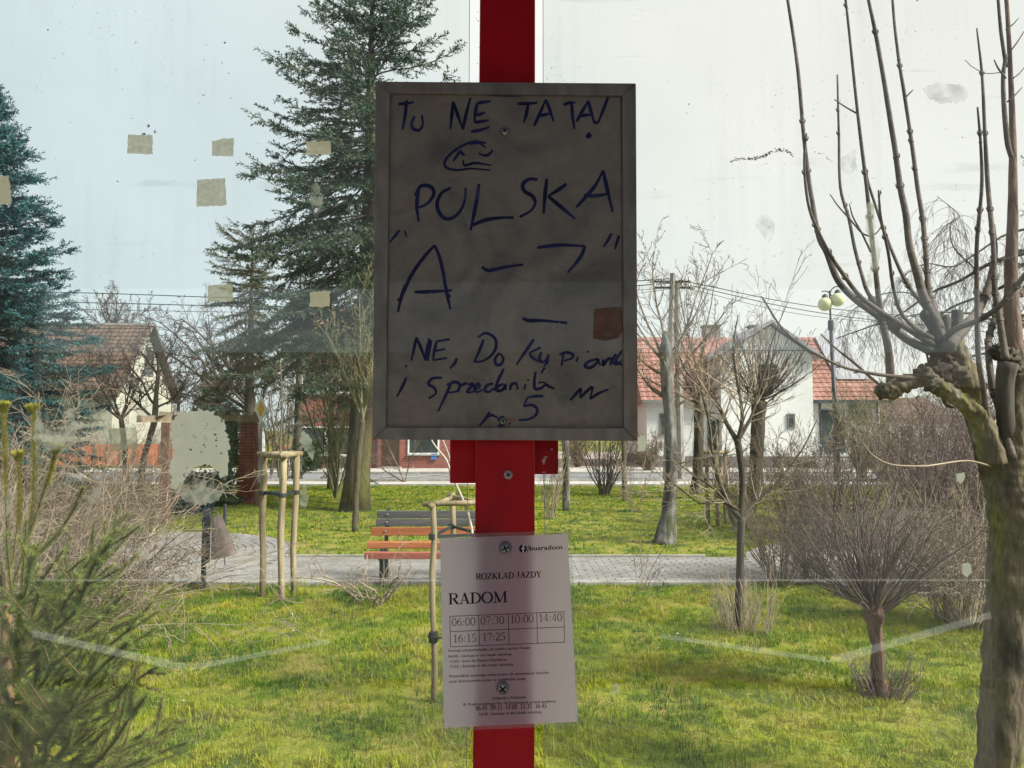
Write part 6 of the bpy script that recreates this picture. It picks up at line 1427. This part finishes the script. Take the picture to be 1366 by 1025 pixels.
for q in ([(320, 565), (312, 630), (320, 702)], [(304, 590), (330, 548), (372, 550), (386, 580), (362, 620), (322, 642)], [(460, 555), (418, 580), (400, 630), (420, 678), (456, 690), (496, 662), (520, 610), (524, 555)], [(582, 538), (570, 620), (556, 690), (545, 740)], [(545, 722), (600, 698), (665, 686), (732, 684)],
          [(836, 520), (800, 518), (772, 540), (780, 570), (812, 590), (826, 620), (806, 655), (758, 682)], [(876, 516), (868, 590), (862, 668)], [(962, 538), (925, 565), (882, 592)], [(882, 592), (940, 640), (1000, 690)], [(1004, 640), (1050, 590), (1090, 540), (1120, 480)], [(1120, 480), (1138, 560), (1162, 660)], [(1036, 588), (1090, 590), (1150, 580)]): S4(q, 4.4)
for q in ([(238, 738), (218, 764), (196, 790)], [(260, 742), (268, 768)], [(1158, 752), (1140, 785), (1122, 812)], [(1190, 762), (1180, 792), (1172, 822)]): S4(q, 3.4)
for q in ([(390, 804), (340, 860), (285, 940), (250, 1020), (228, 1045+0)], [(390, 804), (412, 860), (428, 930), (440, 1000), (458, 1080-50)], [(302, 1008), (370, 1006), (465, 1000)], [(594, 898), (625, 914), (690, 900), (775, 888)], [(834, 815), (930, 804), (1042, 808)], [(1042, 808), (1028, 845), (1000, 885), (966, 924)]): S4(q, 4.2)
for q in ([(262, 0), (245, 55), (230, 118)], [(438, 5), (446, 55), (458, 106)], [(770, 145), (800, 156), (860, 156), (965, 166)]): S5(q, 4.2)
for q in ([(310, 228), (300, 278), (288, 330)], [(310, 228), (332, 280), (350, 330)], [(350, 330), (356, 280), (366, 232)], [(374, 240), (366, 285), (360, 330)], [(456, 236), (398, 246)], [(398, 246), (388, 290), (382, 328)], [(392, 288), (436, 278)], [(382, 328), (444, 318)], [(486, 318), (476, 342), (456, 364)],
          [(602, 238), (584, 285), (560, 338)], [(578, 228), (612, 210), (650, 232), (656, 270), (634, 308), (596, 332), (562, 334)], [(668, 298), (652, 322), (656, 346), (676, 346), (688, 322), (674, 300), (664, 302)], [(820, 236), (780, 295), (744, 348)], [(850, 272), (800, 296)], [(800, 296), (816, 318), (842, 334)],
          [(852, 292), (844, 325), (864, 336), (884, 305)], [(884, 302), (874, 345), (852, 384)], [(948, 300), (940, 352)], [(930, 304), (962, 294), (990, 304), (980, 322), (950, 330)], [(1012, 312), (1004, 334)], [(1050, 288), (1058, 294)], [(1096, 322), (1056, 334), (1042, 354), (1066, 360), (1092, 340), (1098, 322), (1108, 350)], [(1122, 324), (1120, 350), (1140, 324), (1154, 322), (1152, 350)], [(1176, 300), (1160, 330), (1180, 345), (1200, 330)], [(1202, 286), (1176, 330), (1204, 350)],
          [(262, 350), (270, 356)], [(268, 402), (248, 445), (226, 486)], [(422, 404), (382, 406), (362, 430), (388, 448), (394, 472), (364, 494)], [(466, 418), (438, 480), (404, 550)], [(442, 436), (476, 422), (500, 436), (486, 462), (452, 468)], [(500, 430), (492, 466)], [(500, 440), (524, 428), (530, 432)], [(534, 434), (556, 432), (530, 466), (560, 464)], [(560, 456), (584, 442), (578, 430), (562, 446), (570, 466), (600, 456)],
          [(644, 428), (616, 438), (608, 460), (628, 464), (646, 446)], [(690, 364), (664, 418), (648, 462)], [(688, 430), (664, 442), (662, 460), (684, 456), (698, 432), (696, 458)], [(716, 458), (724, 432), (744, 430), (750, 456)], [(784, 432), (778, 456)], [(792, 412), (798, 418)], [(828, 376), (822, 420), (826, 452), (856, 446), (868, 426), (840, 424)], [(866, 430), (884, 440), (908, 452)],
          [(978, 502), (1006, 470), (1024, 452), (1020, 492)], [(1020, 492), (1050, 462), (1074, 446), (1064, 496)], [(1064, 496), (1100, 472), (1144, 454)], [(628, 552), (610, 582), (584, 612)], [(604, 586), (632, 566), (662, 576)], [(690, 572), (668, 584), (690, 596), (680, 612), (664, 610)], [(712, 600), (718, 604)],
          [(862, 484), (826, 484), (792, 490)], [(792, 490), (776, 528)], [(776, 528), (812, 522), (834, 540), (828, 566), (796, 584), (754, 588)]): S5(q, 3.5)
S4([(190, 140), (330, 145), (480, 138), (620, 152), (760, 155), (900, 140), (1050, 156), (1200, 160)], 2.2); S4([(186, 150), (184, 500), (186, 1000)], 1.6); S4([(1200, 165), (1203, 500), (1206, 1000)], 1.4)
ink.build('handwriting', M['ink'], panel)
screw(673.5, 176, YS+0.0028, sb, 13); screw(671, 562, YS+0.0028, sb, 11)
st = MB(); 
def blob(cx, cy, rx, ry, Y, n=18, seed=1):
    rr = random.Random(seed); st.poly([P(cx+math.cos(6.283*i/n)*rx*rr.uniform(.8, 1.15), cy+math.sin(6.283*i/n)*ry*rr.uniform(.8, 1.15), Y) for i in range(n)])
blob(592, 574, 4.5, 1.6, YI-0.0004); blob(683, 560, 5, 3, YI+0.0001, seed=3); blob(672, 570, 9, 3, YI+0.00012, seed=4)
st.build('rust_spots', M['rust'], panel, kind='stuff')
stk = MB(); stk.prism([P(x_, y_, YI+0.0001) for x_, y_ in ((792, 412), (829, 409), (831, 440), (825, 451), (808, 455), (791, 452))], (0, 0.0002, 0)); stk.build('old_sticker', film_mat('brown sticker remains', (0.36, 0.19, 0.13), 0.25, 0.75, 0.7, 60, 0.0), panel)
scm = MB(); rr = random.Random(31)      # fine scratches of the cover
for (cx, cy, n, w_, h_) in ((580, 402, 16, 14, 14), (715, 405, 22, 22, 12), (728, 500, 30, 10, 22), (612, 545, 16, 14, 14), (640, 510, 14, 14, 8), (560, 430, 9, 18, 16), (740, 440, 10, 10, 10)):
    for _ in range(n):
        x_, y_ = cx+rr.gauss(0, w_*.5), cy+rr.gauss(0, h_*.5); l = rr.uniform(1.5, 5); a = -0.9+rr.gauss(0, .3)
        ribbon(scm, [(x_, y_), (x_+math.cos(a)*l, y_+math.sin(a)*l)], 0.45, YI-0.0008, smooth=False)
scm.build('scratches', mat('pale scratches', (0.42, 0.42, 0.38), 5, 0.6), panel, kind='stuff')

# ------------------------------------------------------------------ bus timetable sheet
YT = 0.888
tt = thing('timetable_sheet', 'laminated white bus timetable headed RADOM screwed to the red pole', 'timetable', tuple(P(680, 968, YT)))
pm_ = bpy.data.materials.new('printer paper'); pm_.use_nodes = True; n = pm_.node_tree; n.nodes.clear()
o_ = n.nodes.new('ShaderNodeOutputMaterial'); d_ = n.nodes.new('ShaderNodeBsdfPrincipled'); d_.inputs['Base Color'].default_value = (0.88, 0.79, 0.86, 1); d_.inputs['Roughness'].default_value = 0.55; d_.inputs['Coat Weight'].default_value = 0.12; d_.inputs['Coat Roughness'].default_value = 0.15
t_ = n.nodes.new('ShaderNodeBsdfTranslucent'); t_.inputs[0].default_value = (0.98, 0.87, 0.95, 1); ms = n.nodes.new('ShaderNodeMixShader'); ms.inputs[0].default_value = 0.66
n.links.new(d_.outputs[0], ms.inputs[1]); n.links.new(t_.outputs[0], ms.inputs[2]); n.links.new(ms.outputs[0], o_.inputs[0])
lm_ = bpy.data.materials.new('clear laminate'); lm_.use_nodes = True; n = lm_.node_tree; n.nodes.clear(); o_ = n.nodes.new('ShaderNodeOutputMaterial')
a_ = n.nodes.new('ShaderNodeBsdfTransparent'); b_ = n.nodes.new('ShaderNodeBsdfDiffuse'); b_.inputs[0].default_value = (.6, .58, .55, 1); ms = n.nodes.new('ShaderNodeMixShader'); ms.inputs[0].default_value = 0.13
n.links.new(a_.outputs[0], ms.inputs[1]); n.links.new(b_.outputs[0], ms.inputs[2]); n.links.new(ms.outputs[0], o_.inputs[0])
pc = [(587, 718.5), (757, 712.5), (770.5, 963), (592.5, 971)]; lc = [(582.5, 713.5), (761.5, 707.5), (775.5, 968), (588.5, 976)]
def grid_sheet(c, Y, nx=14, ny=20, curl=0.0015, inner=None):
    vs, fs = [], []
    for j in range(ny+1):
        for i in range(nx+1):
            u, v = i/nx, j/ny
            x_ = (c[0][0]*(1-u)+c[1][0]*u)*(1-v)+(c[3][0]*(1-u)+c[2][0]*u)*v; y_ = (c[0][1]*(1-u)+c[1][1]*u)*(1-v)+(c[3][1]*(1-u)+c[2][1]*u)*v
            vs.append(P(x_, y_, Y))
    for j in range(ny):
        for i in range(nx): a = j*(nx+1)+i; fs.append((a+nx+1, a+nx+2, a+1, a))
    return MB().add(vs, fs)
paper = grid_sheet(pc, YT).build('paper', pm_, tt)
lam = slab(lc, YT+0.0002, YT+0.0005).build('laminate', lm_, tt)
def TX(ax, ay): return lambda x_, y_: P(ax+x_+y_*(-0.024), ay-x_*0.038-y_, YT-0.00035-0.000004*(nst[0] % 9))
txt = MB()
G_ = {}     # small serif alphabet: strokes in a unit cap height; 'k' thick, 't' thin
def arc(cx, cy, rx, ry, a0, a1, n=12): return [(cx+rx*math.cos(math.radians(a0+(a1-a0)*i/n)), cy+ry*math.sin(math.radians(a0+(a1-a0)*i/n))) for i in range(n+1)]
def glyph(ch, adv, strokes): G_[ch] = (adv, strokes)
K_, T_ = 1, 0
glyph('R', .74, [([(.17, 0), (.17, 1)], K_), ([(.03, .98), (.40, .98)], T_), (arc(.38, .74, .20, .24, 90, -90), 2), ([(.2, .5), (.40, .5)], T_), ([(.36, .5), (.62, .03)], K_), ([(.03, .02), (.32, .02)], T_), ([(.54, .02), (.76, .02)], T_)])
glyph('A', .74, [([(.12, .02), (.37, 1)], T_), ([(.36, 1), (.60, .02)], K_), ([(.20, .33), (.50, .33)], T_), ([(.0, .02), (.24, .02)], T_), ([(.48, .02), (.74, .02)], T_)])
glyph('D', .76, [([(.17, 0), (.17, 1)], K_), ([(.03, .98), (.34, .98)], T_), ([(.03, .02), (.34, .02)], T_), (arc(.32, .5, .36, .48, 90, -90, 16), 2)])
glyph('O', .80, [(arc(.40, .5, .33, .49, 0, 360, 28), 2)])
glyph('M', .96, [([(.15, .02), (.15, .98)], T_), ([(.15, .98), (.45, .02)], K_), ([(.45, .05), (.78, .98)], T_), ([(.80, 0), (.80, 1)], K_), ([(.0, .98), (.20, .98)], T_), ([(.02, .02), (.28, .02)], T_), ([(.66, .02), (.95, .02)], T_), ([(.78, .98), (.95, .98)], T_)])
glyph('Z', .66, [([(.06, .96), (.58, .96)], T_), ([(.55, .96), (.08, .04)], K_), ([(.06, .03), (.60, .03)], T_), ([(.07, .97), (.05, .74)], T_), ([(.61, .02), (.63, .28)], T_)])
glyph('K', .78, [([(.17, 0), (.17, 1)], K_), ([(.03, .98), (.31, .98)], T_), ([(.03, .02), (.31, .02)], T_), ([(.2, .42), (.62, .97)], T_), ([(.32, .58), (.64, .03)], K_), ([(.52, .02), (.78, .02)], T_), ([(.5, .98), (.72, .98)], T_)])
glyph('\u0141', .66, [([(.17, 0), (.17, 1)], K_), ([(.03, .98), (.31, .98)], T_), ([(.03, .02), (.58, .02)], T_), ([(.58, .02), (.62, .30)], T_), ([(.02, .40), (.36, .66)], T_)])
glyph('J', .50, [([(.30, .98), (.30, .25)], K_), (arc(.18, .22, .14, .22, 0, -150, 8), T_), ([(.16, .98), (.46, .98)], T_)])
glyph('Y', .72, [([(.10, .98), (.36, .46)], K_), ([(.62, .98), (.37, .46)], T_), ([(.36, .48), (.36, 0)], K_), ([(.0, .98), (.24, .98)], T_), ([(.52, .98), (.72, .98)], T_), ([(.22, .02), (.50, .02)], T_)])
glyph('0', .5, [(arc(.25, .5, .19, .49, 0, 360, 24), 2)])
glyph('1', .5, [([(.27, 0), (.27, 1)], K_), ([(.10, .86), (.27, .99)], T_), ([(.12, .02), (.42, .02)], T_)])
glyph('2', .5, [(arc(.24, .74, .17, .24, 160, -35, 12)+[(.07, .06)], 2), ([(.05, .05), (.42, .05)], K_), ([(.42, .04), (.46, .2)], T_)])
glyph('3', .5, [(arc(.22, .77, .16, .22, 150, -80, 12), 2), (arc(.20, .27, .20, .27, 85, -140, 14), 2)])
glyph('4', .5, [([(.33, 0), (.33, 1)], K_), ([(.32, .98), (.04, .30)], T_), ([(.03, .28), (.46, .28)], T_)])
glyph('5', .5, [([(.14, .95), (.40, .95)], K_), ([(.14, .97), (.09, .56)], T_), (arc(.18, .30, .21, .28, 100, -140, 14), 2)])
glyph('6', .5, [([(.40, .98), (.22, .84), (.09, .60), (.06, .38)], 2), (arc(.25, .30, .18, .29, 0, 360, 20), 2)])
glyph('7', .5, [([(.06, .95), (.44, .95)], K_), ([(.43, .95), (.20, .0)], T_), ([(.06, .95), (.04, .78)], T_)])
glyph('9', .5, [(arc(.25, .69, .18, .29, 0, 360, 20), 2), ([(.43, .66), (.40, .40), (.28, .16), (.08, .01)], 2)])
glyph(':', .28, [([(.14, .08), (.14, .18)], 3), ([(.14, .52), (.14, .62)], 3)])
glyph(' ', .30, [])
def serif(mb, s, ax, ay, h, bold=0.13, thin=0.05, width=None, fx=1.0):
    tot = sum(G_[c][0] for c in s)
    kx = (width/tot/h if width else 1.0)*fx; x0 = 0.0
    for c in s:
        adv, sts = G_[c]
        for pts, kind in sts:
            nst[0] += 1; q = [np.array(((x0+x_)*h*kx, y_*h)) for x_, y_ in pts]
            n = len(q); closed = n > 10 and np.allclose(q[0], q[-1], atol=1e-3); fn = TX(ax, ay); Lq, Rq = [], []
            for i in range(n):
                if closed: t_ = q[(i+1) % (n-1)]-q[(i-1) % (n-1)]
                else: t_ = q[min(i+1, n-1)]-q[max(i-1, 0)]
                l = math.hypot(*t_) or 1; d = t_/l
                if kind == K_: ww = bold
                elif kind == T_: ww = thin
                elif kind == 3: ww = 0.12
                else: ww = thin+(bold-thin)*abs(d[1])**1.2
                nn = np.array((-d[1], d[0]))*ww*h/2; Lq.append(fn(*(q[i]+nn))); Rq.append(fn(*(q[i]-nn)))
            b = len(mb.v); mb.v.extend(Lq+Rq); mb.f.extend([(b+i, b+n+i, b+n+i+1, b+i+1) for i in range(n-1)])
        x0 += adv
serif(txt, 'RADOM', 598, 806.5, 14.5, 0.19, 0.07, width=79); serif(txt, 'ROZK\u0141AD JAZDY', 634.5, 773.5, 8, 0.20, 0.08, width=88)
for s, ax, ay in (('06:00', 602.5, 835.5), ('07:30', 641, 833.5), ('10:00', 680, 831.8), ('14:40', 718, 830), ('16:15', 604, 857.5), ('17:25', 643, 855.5)): serif(txt, s, ax, ay, 10.5, 0.10, 0.05, width=32)
serif(txt, '06:45  09:15  14:00  15:35  16:45', 634.5, 948, 6, 0.15, 0.09, width=95)
def small(s, ax, ay, size, width, bold=0.0):
    m_ = MB(); text_mb(m_, s, lambda x_, y_: V((x_, y_, 0)), 1.0, bold); wd = max(v.x for v in m_.v); fn = TX(ax, ay); nst[0] += 1
    txt.add([fn(v.x*width/wd, v.y*size) for v in m_.v], m_.f)
for s, ax, ay, sz, wd in (('Kursuje od poniedzia\u0142ku do pi\u0105tku opr\u00f3cz \u015bwi\u0105t', 598, 870, 5.0, 109), ('06:00 - kursuje w dni nauki szkolnej', 598, 877.6, 5.0, 84), ('17:25 - kurs do Radom/Zam\u0142ynie', 599, 884.4, 5.0, 77), ('17:25 - kursuje w dni nauki szkolnej', 599, 891.2, 5.0, 85),
                         ('Przewo\u017anik zastrzega sobie prawo do zawieszenia kurs\u00f3w', 599, 904, 5.0, 133), ('oraz dokonywania zmian w rozk\u0142adzie jazdy', 599, 911, 5.0, 102),
                         ('Odjazdy z Radomia', 656.5, 933.5, 5.4, 45), ('B. Pra\u017cmowskiego Nr. 04 (przystanek przed zwa\u0142om)', 618, 941.8, 5.0, 123), ('16:45 - kursuje w dni nauki szkolnej', 638, 954.8, 5.2, 84)): small(s, ax, ay, sz, wd, 0.012)
small('busradom', 706, 734.5, 8.2, 44, 0.02)
def tline(a, b, w_=0.8):
    nst[0] += 1; fn = TX(0, 0); Yq = YT-0.00034-0.000004*(nst[0] % 9); d = np.array(b, float)-np.array(a, float); d /= math.hypot(*d); nn = np.array((-d[1], d[0]))*w_/2
    txt.poly([P(*(np.array(a)-nn), Yq), P(*(np.array(a)+nn), Yq), P(*(np.array(b)+nn), Yq), P(*(np.array(b)-nn), Yq)])
xs = [0, 38.5, 78, 116, 152]
for k in range(3):
    y0 = 822.5+k*20.3; ox = 600+k*0.55; tline((ox, y0), (ox+152.5, y0-0.0405*152.5))
for x_ in xs: tline((600+x_, 822.5-0.0405*x_), (601.1+x_, 863-0.0405*x_))
txt.build('print', M['print'], paper, kind='stuff')
lg = MB(); c_ = (697.5, 732.2)
def ring_poly(mb, cx, cy, r, Y, n=24): mb.poly([P(cx+r*math.cos(6.283*i/n), cy+r*math.sin(6.283*i/n), Y) for i in range(n)])
ring_poly(lg, *c_, 5.3, YT-0.0004); lg.build('logo_disc', M['print'], paper)
lf = MB(); Yq = YT-0.00055
for q, w_ in (([(700.5, 727.4), (698.6, 727.6), (697.9, 729), (697.8, 732), (697.8, 737.2)], 1.7), ([(695.4, 732), (700.6, 731.8)], 1.4)): ribbon(lf, q, w_, Yq, False)
lf.build('logo_letter', M['signwhite'], paper)
sl__ = MB(); nst[0] += 1; ribbon(sl__, [(703.6, 737), (705.3, 728)], 0.8, YT-0.00045, False, False); sl__.build('slash', M['print'], paper)
screw(674, 731, YT-0.0003, tt, 17, tilt=0.4); screw(670.5, 917.5, YT-0.0003, tt, 17, tilt=0.7)
